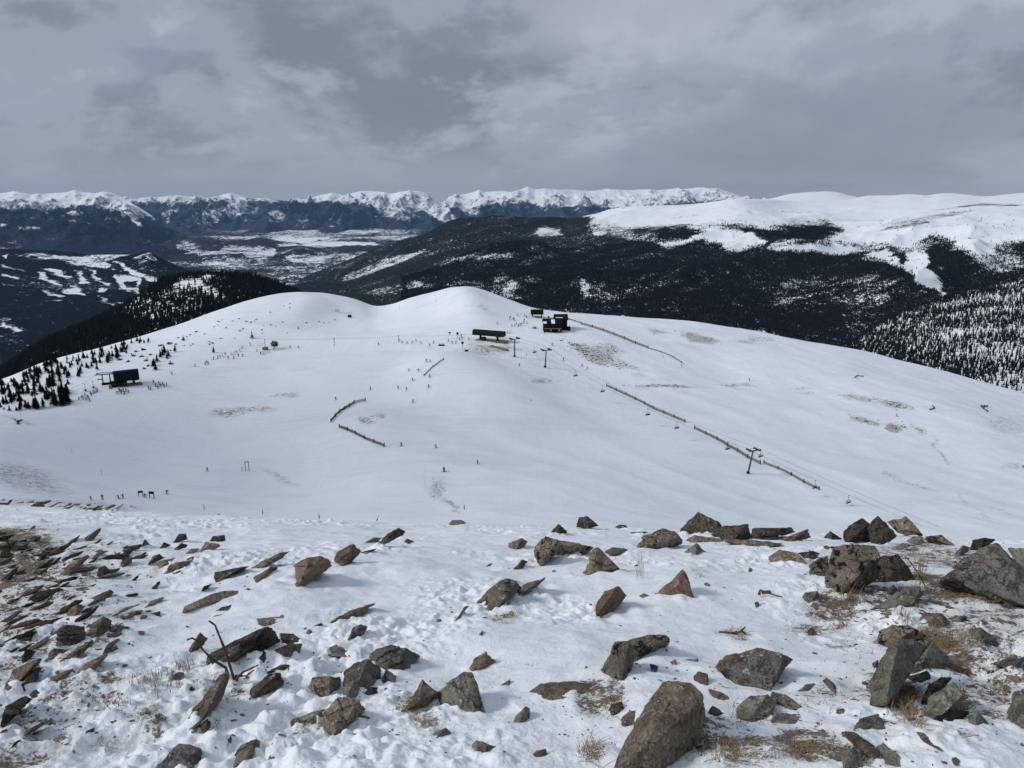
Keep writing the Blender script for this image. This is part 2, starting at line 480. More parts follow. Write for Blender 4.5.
FZ = FZ + lump + drift * (wl * .9 + .34) + chunk * clm + boot * (.25 + .75 * clm) * (1 - .6 * wl) + fine * (.35 + .7 * clm)
FZ = FZ - np.clip(cover - .3, 0, 1) * .05
fg = Surf(fc, FX, FY, FZ); fg.reproject()


# ---- the open ski slopes: bowl, saddle, knoll, peak and the shoulder on the right
ac = np.linspace(-330, 1354, 1160)
SKY_A = [(-330, 470, 470), (-150, 425, 470), (0, 383, 480), (50, 362.5, 490), (100, 349.5, 510), (150, 335.5, 550), (200, 317.5, 590), (250, 301.5, 625), (285, 294.5, 640), (300, 293.2, 645), (318, 293.6, 650), (340, 297, 670),
    (360, 302, 690), (376, 307.2, 700), (392, 305, 690), (406, 300, 670), (425, 294.5, 650), (440, 290, 640), (452, 287.2, 635), (462, 287, 635), (475, 289, 635), (490, 293.5, 630), (510, 300.5, 620), (530, 307.5, 610), (545, 311, 605), (560, 313, 600), (600, 315.5, 605),
    (640, 318, 620), (700, 324, 620), (760, 334, 610), (800, 341, 600), (850, 350, 595), (900, 362, 585), (950, 375, 575), (1000, 388, 565), (1024, 394.5, 560), (1354, 490, 520)]
ra = row_xyz(SKY_A, ac)
arows = [
    [(0, 610, 24)],
    [(-330, 517, 80), (0, 514.5, 75), (90, 519, 80), (150, 522, 85), (300, 545, 90), (600, 552, 90), (750, 560, 95), (1024, 575, 95), (1354, 590, 95)],
    [(-330, 506, 130), (0, 502.5, 118), (80, 504, 122), (140, 508, 130), (180, 516, 150), (300, 527, 190), (455, 524, 200), (600, 534, 200), (750, 548, 200), (900, 556, 205), (1024, 566, 210), (1354, 590, 210)],
    [(-330, 494, 220), (0, 489, 240), (150, 493, 270), (260, 495, 285), (330, 492, 285), (400, 486, 285), (440, 489, 280), (520, 489, 285), (600, 492, 290), (700, 499, 300), (800, 508, 305), (900, 520, 300), (1024, 538, 290), (1354, 575, 280)],
    [(-330, 500, 280), (0, 446, 325), (150, 443, 340), (260, 447, 340), (340, 438, 335), (385, 443, 330), (455, 440, 345), (600, 440, 365), (700, 447, 370), (800, 458, 375), (900, 468, 375), (1024, 490, 365), (1354, 552, 340)],
    [(-330, 502, 350), (0, 417, 380), (100, 398, 388), (200, 387, 420), (300, 376, 440), (400, 370, 445), (455, 360, 470), (510, 360, 480), (600, 372, 485), (700, 384, 485), (800, 402, 480), (900, 417, 465), (1024, 442, 450), (1354, 520, 420)],
    [(-330, 503, 395), (0, 409, 405), (60, 393, 412), (110, 380, 420), (200, 362, 460), (300, 342, 520), (400, 338.5, 530), (480, 336, 520), (560, 332, 535), (640, 340, 550), (760, 356, 545), (850, 374, 535), (950, 398, 515), (1024, 417, 505), (1354, 505, 470)],
    ra, behind(ra, 25, -5), behind(ra, 110, -42), behind(ra, 500, -240), behind(ra, 1000, -560)]
def gsm(v, sg):
    k = np.arange(-3 * sg, 3 * sg + 1); w = np.exp(-k * k / (2. * sg * sg)); w /= w.sum()
    return np.convolve(np.pad(v, 3 * sg, mode='edge'), w, mode='valid')
def smooth_row(r, sy, sd):
    x, y, z = r
    py = gsm(project(x, y, z)[1], sy) if sy else project(x, y, z)[1]
    Yn = np.exp(gsm(np.log(y), sd)); dx, dz = ray(ac, py)
    return dx * Yn, Yn, dz * Yn
ra = smooth_row(ra, 3, 34)
arows = [smooth_row(row_xyz(r, ac), 34, 34) if isinstance(r, list) and len(r) > 1 else r for r in arows[:7]] + [ra, behind(ra, 25, -5), behind(ra, 110, -42), behind(ra, 500, -240), behind(ra, 1000, -560)]
A, tq = loft(arows, ac, [14, 22, 40, 46, 46, 46, 34, 6, 8, 8, 6])
A.reproject()
AX, AY, AZ = A.X, A.Y, A.Z
for (bx, by, rad, hgt) in [(352, 418, 26, 2.2), (392, 425, 30, -1.5), (455, 372, 40, 2.2), (400, 380, 60, -1.2), (300, 402, 50, -1.5), (462, 300, 22, 1.0), (476, 312, 30, -1.4), (325, 318, 26, -1.6), (300, 312, 30, 1.0), (700, 420, 60, 1.2), (620, 430, 70, -1.5),
                           (900, 400, 50, 1.6), (840, 440, 80, -2), (960, 440, 60, 1.5), (180, 420, 60, -1.5), (560, 395, 50, 1.5), (250, 465, 40, 1.0), (430, 490, 26, 1.2), (800, 370, 50, 1.6),
    (460, 290.5, 9, 2.2), (464, 294, 10, 2.6), (469, 300, 11, 2.6), (475, 308, 12, 2.4), (481, 318, 14, 2.2), (425, 312, 26, -3.2), (505, 322, 24, -2.4), (312, 300, 10, 2.0), (306, 306, 11, 2.2), (299, 314, 13, 2.2), (340, 320, 24, -2.6), (260, 325, 26, 1.8), (225, 345, 26, -1.6),
    (215, 455, 60, -7), (140, 440, 45, -4), (10, 452, 55, 7), (360, 420, 18, 4.4), (375, 432, 16, 2.8), (345, 445, 26, -3.4), (436, 368, 14, 4.2), (452, 364, 18, 4.0), (472, 376, 22, 4.0), (500, 392, 24, 3.4), (520, 412, 26, 2.6), (412, 392, 30, -5.0), (560, 425, 40, -4.2), (480, 430, 40, 3.4), (440, 482, 14, -3.4), (418, 480, 18, 3.8), (600, 465, 50, 3.0), (690, 480, 40, -2.6), (650, 372, 26, 2.4), (720, 372, 32, -2.4), (760, 400, 36, 2.6), (850, 415, 30, 2.6), (900, 440, 40, -2.8), (970, 420, 36, 2.6), (1000, 470, 40, -2.6)]:
    p = A.hit(bx, by)
    if p: AZ += hgt * np.exp(-((AX - p.x) ** 2 + (AY - p.y) ** 2) / (2 * rad * rad))
wA = np.clip((AY - 60) / 60, 0, 1)
du_, dv_ = AX * .8 - AY * .6, AX * .6 + AY * .8
AZ += wA * (fbm(AX, AY, 80, 3, 61) * 1.8 + (ridged(du_ * .22, dv_, 26, 3, 65) - .5) * .9 * np.clip((A.PX - 250) / 300, .25, 1) + fbm(AX, AY, 16, 3, 63) * .14)
A.reproject()
A_COVER = [(232, 412, 24, 5, .52, -8), (252, 409, 16, 3, .45), (22, 478, 52, 14, .50, 12), (10, 466, 40, 4, .4, 10), (55, 492, 30, 3, .35), (285, 395, 18, 3, .42), (262, 409, 14, 3, .5), (366, 420, 10, 4, .55), (378, 415, 8, 3, .45), (280, 478, 26, 4, .40, 25), (437, 490, 10, 12, .45, -40), (447, 500, 12, 5, .48, 45), (455, 508, 8, 4, .45, 45),
    (489, 349, 26, 6, .60), (475, 347, 22, 8, .42), (510, 348, 14, 4, .55, 20), (540, 381, 14, 3, .5), (535, 379, 8, 2, .4), (552, 380, 12, 1.5, .42), (598, 355, 22, 9, .62, 18), (585, 349, 14, 5, .62, 18), (612, 348, 16, 6, .55, 8), (625, 364, 20, 5, .5, 25), (640, 376, 10, 2, .35),
    (662, 385.5, 30, 2.2, .66), (735, 385, 26, 1.6, .48), (660, 332, 12, 2.5, .55, 10), (697, 337, 26, 4, .66, 14), (745, 342, 18, 3, .52), (762, 339, 14, 3, .45),
    (858, 398, 18, 3.5, .50, 10), (896, 406, 16, 4.5, .66, 14), (880, 401, 14, 3, .5, 20), (866, 421, 16, 4, .62, 16), (897, 427, 11, 5.5, .72, 10), (918, 430, 8, 4, .5, 40), (940, 452, 2.2, 22, .5, -38), (800, 387, 12, 1.6, .45), (806, 392, 8, 1.5, .45),
    (905, 480, 30, 2, .4, 20), (925, 488, 16, 2, .4, 20), (965, 500, 14, 2, .38, 40), (1005, 425, 20, 10, .34), (1010, 465, 14, 4, .36), (985, 515, 2, 14, .38, -40), (1002, 512, 12, 2, .4, 28),
    (70, 505, 80, 5, .48, 3), (100, 509, 50, 3, .5, 3), (20, 503, 30, 4, .5), (435, 368, 12, 2, .4, -35), (505, 340, 10, 4, .45), (482, 308, 8, 1.5, .42, 20), (340, 312, 16, 1.5, .5, 8), (335, 310, 6, 1.5, .6), (128, 380, 20, 3, .42), (270, 352, 6, 2, .5), (15, 420, 22, 2, .42, 20), (255, 346, 12, 1.2, .4)]
covA = blobs(A.PX + fbm(AX, AY, 22, 4, 401) * 14, A.PY + fbm(AX, AY, 22, 4, 403) * 4.5, A_COVER) * (AY > 60)
A.build('ski_slope', M['snow_mid'], {'cover': np.clip(covA, 0, 1)})

# ---- the wooded ridge behind the left skyline
bc = np.linspace(-330, 420, 420)
TOP_B = [(-330, 520, 1500), (-100, 420, 1500), (0, 372, 1450), (50, 340, 1420), (105, 316, 1400), (140, 295, 1400), (160, 282, 1420), (180, 278.5, 1430), (195, 277, 1440), (210, 276, 1450), (250, 277, 1480), (258, 279, 1480), (290, 290, 1450), (330, 312, 1400), (420, 350, 1300)]
rb = row_xyz(TOP_B, bc)
sk = row_xyz(SKY_A, bc)
zb = lambda k: (sk[0] * k, sk[1] * k, sk[2] * k)
mid = tuple(.45 * a_ + .55 * b_ for a_, b_ in zip(rb, zb(1.35)))
lowb = zb(1.35); lowb = (lowb[0], lowb[1], lowb[2] - 65)
B, _ = loft([lowb, (mid[0], mid[1], mid[2] - 22), rb, behind(rb, 150, -60), behind(rb, 900, -480)], bc, [40, 60, 10, 10])
B.Z += fbm(B.X, B.Y, 160, 4, 71) * 7
B.reproject()
treeB = np.clip(.92 - blobs(B.PX, B.PY, [(190, 284, 20, 5, .6, -8), (200, 289, 24, 6, .42, 18), (218, 297, 10, 5, .42, 25), (175, 295, 24, 8, .3), (208, 277, 7, 2, .85), (160, 310, 50, 14, .25)]) + fbm(B.X, B.Y, 90, 3, 73) * .35, 0, 1)
B.build('wooded_hill', mat_far('wooded_ground', .06, (.010, .013, .014), (.026, .03, .028), 1.3), {'forest': treeB * .75 + .05, 'rock': treeB * 0})

# ---- right: forested mountainside below a bald snow plateau
gc = np.linspace(230, 1360, 900)
SKY_G = [(230, 325, 9000), (300, 285, 8800), (330, 270, 8600), (363, 254, 8400), (406, 242, 8000), (431, 232, 7800), (456, 225, 7600), (480, 221.5, 7500), (500, 218.5, 7500), (515, 217, 7500), (530, 219.5, 7400), (545, 221, 7300), (570, 219, 7200), (590, 216, 7000), (617, 208.5, 6900), (640, 208, 6800),
    (662, 208, 6800), (687, 206, 6700), (705, 203, 6700), (724, 200.5, 6600), (737, 198.8, 6600), (752, 199, 6700), (768, 199.5, 6900), (790, 201, 7300), (820, 201, 7700), (848, 200, 8000), (868, 196.5, 8300), (890, 195.5, 8400), (908, 194, 8500), (925, 195, 8600), (940, 193.2, 8700), (960, 194, 8800), (983, 196.5, 8800), (1005, 195, 8800), (1024, 194, 8900), (1360, 197, 9500)]
rg = row_xyz(SKY_G, gc)
grows = [
    [(230, 345, 5200), (300, 318, 4600), (400, 330, 3200), (500, 345, 2500), (600, 352, 2200), (700, 360, 2100), (800, 372, 2100), (900, 372, 2200), (1024, 372, 2300), (1360, 400, 2300)],
    [(230, 335, 6500), (300, 297, 6100), (400, 288, 4700), (480, 284, 4100), (560, 288, 3500), (640, 296, 3100), (720, 304, 2900), (800, 318, 2750), (880, 322, 2700), (950, 312, 2700), (1024, 300, 2750), (1360, 280, 2750)],
    [(230, 330, 7700), (300, 290, 7300), (400, 262, 6200), (480, 252, 5600), (560, 254, 5200), (640, 262, 4600), (720, 266, 4200), (800, 272, 3900), (860, 262, 3900), (930, 272, 3600), (1024, 270, 3500), (1360, 250, 3300)],
    [(230, 327, 8500), (300, 287, 8200), (400, 248, 7400), (480, 232, 6900), (560, 231, 6600), (600, 226, 6300), (680, 226, 5800), (740, 225, 5500), (800, 233, 5200), (860, 244, 4800), (930, 243, 4600), (1024, 240, 4500), (1360, 230, 4200)],
    [(230, 326, 8800), (300, 286, 8600), (400, 244.5, 7800), (480, 225, 7300), (560, 223, 7000), (600, 216, 6800), (680, 212, 6500), (740, 207, 6300), (800, 212, 6700), (860, 216, 6300), (930, 213, 6200), (1024, 212, 6000), (1360, 210, 5800)],
    rg, behind(rg, 300, -60), behind(rg, 2500, -700)]
G, _ = loft(grows, gc, [60, 90, 90, 60, 50, 6, 6])
G.reproject()
wG = np.clip((G.PY - 200) / 45, .05, 1)
gx0 = G.X * .8 + G.Y * .6; gy0 = -G.X * .6 + G.Y * .8
rel = (ridged(gx0 * .45, gy0, 900, 4, 81) - .5) * 130 + fbm(G.X, G.Y, 350, 4, 83) * 30
rel = rel + np.clip((262 - G.PY) / 45, 0, 1) * .7 * (ridged(G.X, G.Y * .7, 620, 5, 89) * 75 + ridged(G.X, G.Y, 1700, 3, 90) * 60)
G.Z += rel * wG + fbm(G.X, G.Y, 700, 4, 87) * 14 * (G.Y < 9200)
G.reproject()
WGX = G.PX + fbm(G.X, G.Y, 420, 5, 201, .6) * 15; WGY = G.PY + fbm(G.X, G.Y, 420, 5, 203, .6) * 8
SNOW_G = [[(586, 214), (617, 204), (737, 190), (1024, 185), (1380, 180), (1380, 250), (1024, 243), (1003, 246), (985, 259), (960, 252), (950, 241), (935, 238), (915, 245), (905, 249), (890, 244), (868, 246), (845, 246), (815, 243), (838, 232), (828, 221), (795, 223), (768, 229), (755, 226), (730, 225), (700, 231), (680, 226), (645, 226), (612, 226), (594, 224)],
    [(655, 243), (685, 236), (715, 223), (745, 231), (762, 243), (735, 252), (720, 247), (700, 240), (672, 246)],
    [(862, 257), (876, 250), (889, 247), (903, 264), (909, 251), (924, 248), (930, 256), (927, 268), (946, 294), (940, 297), (918, 281), (906, 269), (890, 262)],
    [(768, 243), (800, 238), (815, 240), (770, 247)], [(540, 229), (562, 229), (562, 234), (540, 234)], [(768, 247), (835, 244), (870, 248), (835, 256), (780, 252)]]
bare = np.zeros_like(G.Z)
for k, p in enumerate(SNOW_G): bare = np.maximum(bare, polymask(WGX, WGY, p, 6.5 if k == 0 else 2.6) * (1 if k in (0, 2) else .85))
bare = np.maximum(bare, blobs(WGX, WGY, [(580, 287, 5, 9, .55, -25), (590, 292, 16, 8, .28), (620, 285, 40, 12, .16), (372, 268, 34, 4, .45, -20), (404, 257, 26, 3, .6, -14), (360, 273, 20, 4, .5, -20), (385, 291, 24, 5, .42, -12), (415, 286, 20, 4, .48, -10), (470, 285, 30, 6, .2), (490, 258, 26, 4, .45, -8), (505, 285, 10, 14, .4), (455, 262, 30, 5, .3, -14),
    (880, 300, 60, 22, .14), (800, 295, 40, 24, .18), (845, 301, 22, 6, .32), (793, 284, 14, 8, .36), (780, 300, 14, 8, .3), (940, 268, 4, 4, .4), (1000, 262, 30, 14, .55), (700, 308, 50, 7, .2), (660, 275, 60, 12, .1), (820, 282, 30, 8, .2), (610, 296, 22, 6, .3), (500, 296, 20, 4, .3), (620, 232, 14, 5, .4), (605, 232, 9, 3, .55), (640, 237, 30, 4, .35), (870, 330, 40, 10, .2)]))
forG = np.clip(.99 - bare * .92 + fbm(G.X, G.Y, 1100, 3, 99) * .22 + fbm(G.X, G.Y, 140, 5, 91, .65) * .34 + fbm(gx0 * .3, gy0, 420, 3, 93) * .20, 0, 1)
stk = fbm(G.PX / 60 + 3, (G.PY + .27 * G.PX) / 8.5, 1.0, 4, 431, .6)      # thin and dense stands alternate along the contours
forG = np.clip(forG + .42 * stk * (bare < .5) - .03, 0, 1)
forG = np.where(bare > .8, np.minimum(forG, .14 + .35 * np.clip(fbm(G.X, G.Y, 300, 3, 95), 0, 1)), forG)
rockG = blobs(G.PX, G.PY, [(935, 217, 60, 3, .55, -10), (905, 226, 40, 2.2, .62, -10), (1000, 205, 30, 1.6, .55), (745, 206, 14, 3, .35, 50), (960, 207, 50, 1.3, .52, -8), (850, 220, 50, 1.6, .48), (800, 212, 60, 1.4, .42), (900, 200, 60, 1.2, .4, -6), (980, 232, 30, 4, .3), (690, 216, 50, 1.4, .34, -8), (780, 222, 40, 1.2, .4, 4), (960, 225, 60, 1.5, .4, -12)]) + np.clip(fbm(G.X, G.Y, 240, 5, 97, .6) - .05, 0, 1) * .8
G.build('forested_mountain', mat_far('forested_slope', .05, (.011, .014, .016), (.03, .035, .035), 1.15), {'forest': np.where(G.Y < 5600, forG - .03 * (G.PX > 420), forG), 'rock': rockG * bare})

# ---- right: the nearest wooded flank
ic = np.linspace(700, 1370, 420)
TOP_I = [(700, 420, 1500), (800, 366, 1650), (843, 346, 1700), (888, 320, 1800), (918, 307, 1850), (948, 297, 1900), (988, 285, 1950), (1024, 274, 2000), (1370, 190, 2200)]
ri = row_xyz(TOP_I, ic); si = row_xyz(SKY_A, ic); k = 1.55
li = (si[0] * k, si[1] * k, si[2] * k - 70)
mi = tuple(.5 * a_ + .5 * b_ for a_, b_ in zip(ri, li))
I, _ = loft([li, (mi[0], mi[1], mi[2] - 10), ri, behind(ri, 120, -70), behind(ri, 700, -500)], ic, [50, 60, 8, 8])
I.Z += fbm(I.X, I.Y, 120, 4, 101) * 7
I.reproject()
treeI = np.clip(.55 + fbm(I.X, I.Y, 130, 3, 103) * .75 + .3 * (I.PY > 345) * (I.PX < 900) + .35 * np.clip((I.PX - 985) / 60, 0, 1) * (I.PY < 330) + .5 * np.clip((6 - np.abs(I.PY - np.interp(I.PX, [a[0] for a in TOP_I], [a[1] for a in TOP_I])) ) / 6, 0, 1), .18, 1)
I.build('wooded_flank', mat_far('wooded_flank_ground', .08, (.012, .015, .016), (.03, .034, .032), 1.0), {'forest': treeI * .32, 'rock': treeI * 0})

# ---- left: the neighbouring ski mountain with cut runs
cc_ = np.linspace(-330, 420, 560)
TOP_C = [(-330, 238, 7000), (-100, 244, 6800), (0, 249, 6600), (50, 251, 6500), (100, 255, 6400), (128, 255, 6300), (147, 252, 6300), (160, 258, 6300), (190, 272, 6200), (215, 283, 6000), (240, 292, 5800), (300, 318, 5400), (420, 360, 5000)]
rc = row_xyz(TOP_C, cc_)
C_, _ = loft([[(-330, 520, 1750), (0, 425, 1700), (200, 380, 1900), (420, 390, 2500)], [(-330, 440, 2300), (0, 375, 2500), (100, 355, 2800), (200, 345, 3200), (420, 380, 3600)],
    [(-330, 345, 3200), (0, 318, 3900), (100, 312, 4200), (200, 312, 4600), (420, 372, 4500)], [(-330, 285, 4600), (0, 281, 5200), (100, 284, 5400), (180, 288, 5500), (240, 303, 5400), (420, 366, 4800)], rc, behind(rc, 300, -60), behind(rc, 3000, -600)], cc_, [16, 40, 60, 60, 6, 6])
C_.Z += ((ridged(C_.X, C_.Y, 900, 4, 111) - .5) * 90 + fbm(C_.X, C_.Y, 300, 4, 113) * 22) * np.clip((C_.PY if hasattr(C_, 'PY') else project(C_.X, C_.Y, C_.Z)[1]) / 260 - .9, 0.12, 1)
C_.reproject()
def zc(pts, x0=0, y0=160): return [(x0 + a_ / 4, y0 + b_ / 4) for a_, b_ in pts]
WCX = C_.PX + fbm(C_.X, C_.Y, 330, 4, 211, .6) * 9; WCY = C_.PY + fbm(C_.X, C_.Y, 330, 4, 213, .6) * 4.5
RUNS = [zc(p) for p in [
    [(20, 372), (180, 378), (330, 385), (480, 362), (510, 378), (430, 405), (460, 440), (360, 430), (230, 405), (110, 388)],
    [(150, 450), (185, 455), (200, 475), (255, 495), (240, 500), (180, 480)], [(165, 515), (260, 550), (240, 556), (190, 538)], [(160, 436), (200, 435), (285, 466), (265, 470)], [(255, 525), (290, 505), (345, 535), (345, 545), (300, 540), (265, 535)],
    [(270, 440), (310, 445), (335, 470), (365, 490), (330, 497), (320, 465)], [(330, 430), (375, 450), (375, 465), (440, 497), (420, 502), (370, 470), (355, 450)],
    [(455, 460), (560, 465), (575, 490), (560, 515), (545, 480), (490, 485), (500, 510), (560, 515), (560, 532), (470, 510)], [(455, 405), (580, 455), (632, 480), (620, 488), (545, 458), (450, 412)],
    [(390, 545), (470, 575), (455, 580), (400, 556)], [(0, 410), (80, 435), (110, 450), (90, 445), (0, 420)], [(0, 450), (90, 472), (70, 474), (0, 458)], [(10, 655), (85, 678), (75, 684), (15, 664)], [(395, 512), (425, 518), (425, 530), (400, 526)], [(10, 375), (35, 372), (30, 395), (12, 385)],
    [(480, 568), (505, 572), (500, 582), (485, 578)], [(520, 395), (600, 365), (640, 400), (560, 412)]]]
runs = np.zeros_like(C_.Z)
for k, p in enumerate(RUNS): runs = np.maximum(runs, polymask(WCX, WCY, p, 1.1) * (.5 if k == len(RUNS) - 1 else .7 if k == 0 else .95))
forC = np.clip(.97 - runs * (.66 + .55 * fbm(C_.X, C_.Y, 150, 3, 117)) + fbm(C_.X, C_.Y, 500, 4, 115) * .22 - blobs(WCX, WCY, [(8, 325, 20, 6, .30, 20), (20, 345, 40, 8, .22, 20), (60, 285, 70, 16, .16), (120, 275, 60, 14, .14)]), 0, 1)
C_.build('ski_mountain', mat_far('ski_mountain_slope', .028, (.008, .012, .017), (.02, .026, .032), .95, soft=.06), {'forest': forC, 'rock': forC * 0})

# ---- the broad valley with frozen lake and town
dc = np.linspace(-330, 1360, 900)
D, _ = loft([[(0, 300, 7600)], [(0, 276, 9600)], [(0, 258, 12500)], [(0, 244, 16500)], [(0, 233.5, 21000)], [(0, 226, 26000)]], dc, [50, 60, 60, 50, 30])
D.reproject()
hills = ridged(D.X, D.Y, 2600, 5, 121) - .55
lake = np.zeros_like(D.Z)
WDX = D.PX + fbm(D.X, D.Y, 900, 5, 221, .6) * 16; WDY = D.PY + fbm(D.X, D.Y, 900, 5, 223, .6) * 3.6
LAKES = [zc(p, 256, 160) for p in [[(40, 318), (140, 308), (285, 315), (230, 325), (215, 333), (130, 330), (50, 326)], [(60, 345), (180, 340), (230, 330), (470, 326), (515, 335), (440, 353), (330, 345), (180, 352), (90, 354)], [(-30, 372), (80, 358), (95, 400), (0, 410), (-60, 400)], [(120, 395), (200, 385), (330, 390), (260, 412), (150, 412)],
    [(580, 262), (620, 252), (652, 258), (615, 272)], [(675, 262), (735, 250), (745, 262), (690, 276)]]] + [zc(p) for p in [[(430, 270), (560, 275), (570, 298), (500, 290), (440, 280)], [(570, 300), (680, 320), (790, 355), (770, 362), (640, 325)], [(690, 345), (740, 350), (860, 370), (940, 350), (1060, 355), (1060, 390), (900, 395), (730, 385)], [(75, 272), (200, 266), (205, 276), (100, 280)], [(915, 312), (1024, 308), (1024, 320), (920, 320)], [(640, 290), (680, 288), (675, 305), (645, 303)]]]
for k, p in enumerate(LAKES): lake = np.maximum(lake, polymask(WDX, WDY, p, .8) * (1 if k in (0, 1, 4, 5) else .48 + .5 * np.clip(fbm(D.X, D.Y, 420, 5, 127, .6), -1, 1)))
D.Z += (ridged(D.X, D.Y, 900, 4, 128) - .4) * 60 * (1 - lake) + np.clip(hills, -.2, 1) * 190 * (1 - lake) * np.clip((np.abs(D.PX - 310) - 60) / 250, .25, 1) + fbm(D.X, D.Y, 700, 4, 123) * 25 * (1 - lake)
for (bx, by, rx, ry, hh) in [(300, 254, 14, 900, 90), (360, 250, 16, 900, 80), (262, 245, 20, 900, 110), (200, 246, 34, 1500, 120), (240, 258, 60, 1200, 80)]:
    dd = (D.PX - bx) / rx; ee = (D.PY - by) / 5
    D.Z += hh * np.exp(-dd * dd - ee * ee) * (1 - lake)
D.reproject()
forD = np.clip(.84 + .35 * (ridged(D.X, D.Y * .8, 700, 4, 129) - .5) + fbm(D.X, D.Y, 1500, 6, 125, .65) * .75 - blobs(D.PX, D.PY, [(330, 233, 90, 9, .30), (270, 262, 60, 9, .22), (250, 252, 60, 8, .25), (310, 252, 60, 12, .18), (290, 275, 40, 10, .18), (400, 236, 30, 5, .3), (230, 262, 30, 6, .3)]) + blobs(D.PX, D.PY, [(300, 254, 15, 5, .5), (355, 249, 22, 3, .45), (262, 245, 16, 4, .6), (120, 250, 160, 12, .35), (200, 246, 34, 6, .4), (360, 240, 10, 2, .3)]), 0, 1)
forD = np.where(lake > .3, forD * (1 - lake), forD)
D.build('valley', mat_far('valley_floor', .012, (.018, .023, .030), (.045, .052, .058), 1.25, soft=.14), {'forest': forD, 'rock': forD * 0})

# ---- far ranges
def far_range(name, cols, rows, nsub, seed, relief, scale, tl, mat, bias=0, extra=None, rockk=1.0):
    S, tqq = loft(rows, cols, nsub)
    S.reproject()
    tt = (tqq / (len(rows) - 3))[:, None]
    w = np.clip(np.sin(np.clip(tt, 0, 1) * math.pi) * 1.15, .09, 1)
    rg_ = ridged(S.X, S.Y, scale, 6, seed) - .5
    rg_ = rg_ * .5 + (ridged(S.X, S.Y * .32, scale * .62, 5, seed + 3) - .5) * .75 + (ridged(S.X, S.Y, scale * .2, 4, seed + 4) - .5) * .18
    S.Z += rg_ * relief * w * np.clip(.30 + 1.1 * tt, .3, 1)
    S.reproject()
    gyy = np.gradient(S.Z, axis=0) / np.maximum(np.abs(np.gradient(S.Y, axis=0)), 1)
    gxx = np.gradient(S.Z, axis=1) / np.maximum(np.abs(np.gradient(S.X, axis=1)), 1)
    slope = np.hypot(gxx, gyy)
    line = np.interp(S.PX, [a[0] for a in tl], [a[1] for a in tl])
    fo = np.clip(.5 + (S.PY - line) / 7 + fbm(S.X, S.Y, scale * .3, 6, seed + 5, .6) * .85 + bias, 0, 1)
    if extra is not None: fo = extra(S, fo)
    fo = np.clip(np.minimum(fo, .84) - .5 * np.clip(fbm(S.X, S.Y, scale * .45, 5, seed + 9, .6), 0, 1) * (S.PY > line) + .12 * (S.PY > line + 14), 0, 1)
    ro = np.clip((slope - .36) * 1.1, 0, .6) * rockk + np.clip(fbm(S.X, S.Y, scale * .12, 4, seed + 7), 0, 1) * .3 * rockk
    S.build(name, mat, {'forest': fo, 'rock': ro})
    return S
SKY_F = [(-330, 196, 33000), (0, 198, 33000), (110, 199, 33000), (135, 198.5, 32000), (150, 197.5, 31000), (180, 195.5, 31000), (192, 197, 31000), (205, 199.8, 31000), (222, 195, 31000), (230, 193.2, 31000), (238, 195, 31000), (255, 200.8, 31000), (264, 199.6, 31000), (270, 199.2, 31000), (283, 201, 31000), (290, 202.5, 31000), (305, 200.4, 31000), (320, 195.5, 31000), (332, 193.2, 31000), (344, 195, 31000), (355, 192, 31000), (363, 190.2, 31000), (372, 190.4, 31000), (383, 192.8, 31000),
    (390, 194, 30500), (400, 191.4, 30000), (412, 190.7, 30000), (421, 191.8, 30000), (428, 195, 30000), (436, 202.4, 30500), (442, 204, 31500), (452, 197, 32000), (463, 193.5, 32000), (474, 191, 32000), (479, 188.4, 32000), (484, 191, 32000), (494, 190, 32000), (505, 190.5, 32000), (513, 192, 32000), (520, 190, 32000), (528, 186.4, 32000), (535, 189.5, 32000), (545, 188.2, 32000), (560, 190, 32500), (575, 189.3, 33000), (590, 191, 33000), (605, 189.5, 33000), (625, 190, 33000), (640, 189.2, 33000), (655, 190.5, 33000), (680, 188.6, 33000), (700, 188, 33000), (718, 187.8, 33000), (728, 191, 33000), (742, 196, 33000), (770, 200, 33000), (1360, 203, 33000)]
fcol = np.linspace(-330, 1360, 1500)
rf = row_lin(SKY_F, fcol)
TL_F = [(-330, 204), (130, 203), (170, 202.5), (230, 200), (250, 200.5), (262, 199), (278, 201), (290, 200), (305, 202), (320, 202.5), (345, 201), (375, 206), (400, 208), (430, 210), (441, 206), (455, 206), (480, 202.5), (510, 202.5), (530, 202), (560, 205), (600, 206), (640, 207), (680, 201.5), (720, 200.5), (750, 203)]
def exF(S, fo):
    snowy = blobs(S.PX, S.PY, [(400, 203, 22, 10, .85), (388, 206, 14, 12, .8, 25), (430, 206, 30, 7, .85, 38), (445, 212, 18, 5, .7, 40), (405, 215, 14, 7, .38), (236, 210, 16, 10, .62, -30), (212, 218, 20, 9, .55, -30), (276, 217, 12, 8, .55), (190, 222, 16, 6, .4, -20), (320, 223, 30, 8, .36), (300, 226, 40, 5, .3), (170, 215, 10, 12, .4, 40), (470, 205, 14, 12, .5, 60), (540, 203, 14, 6, .4, 40), (625, 204, 22, 5, .7, 20), (250, 215, 14, 10, .35, -50), (640, 206, 30, 5, .4)])
    return np.clip(fo - snowy, 0, 1)
MF = mat_far('far_range_slope', .0042, (.026, .038, .062), (.052, .068, .098), .6, (.19, .195, .21), soft=.2)
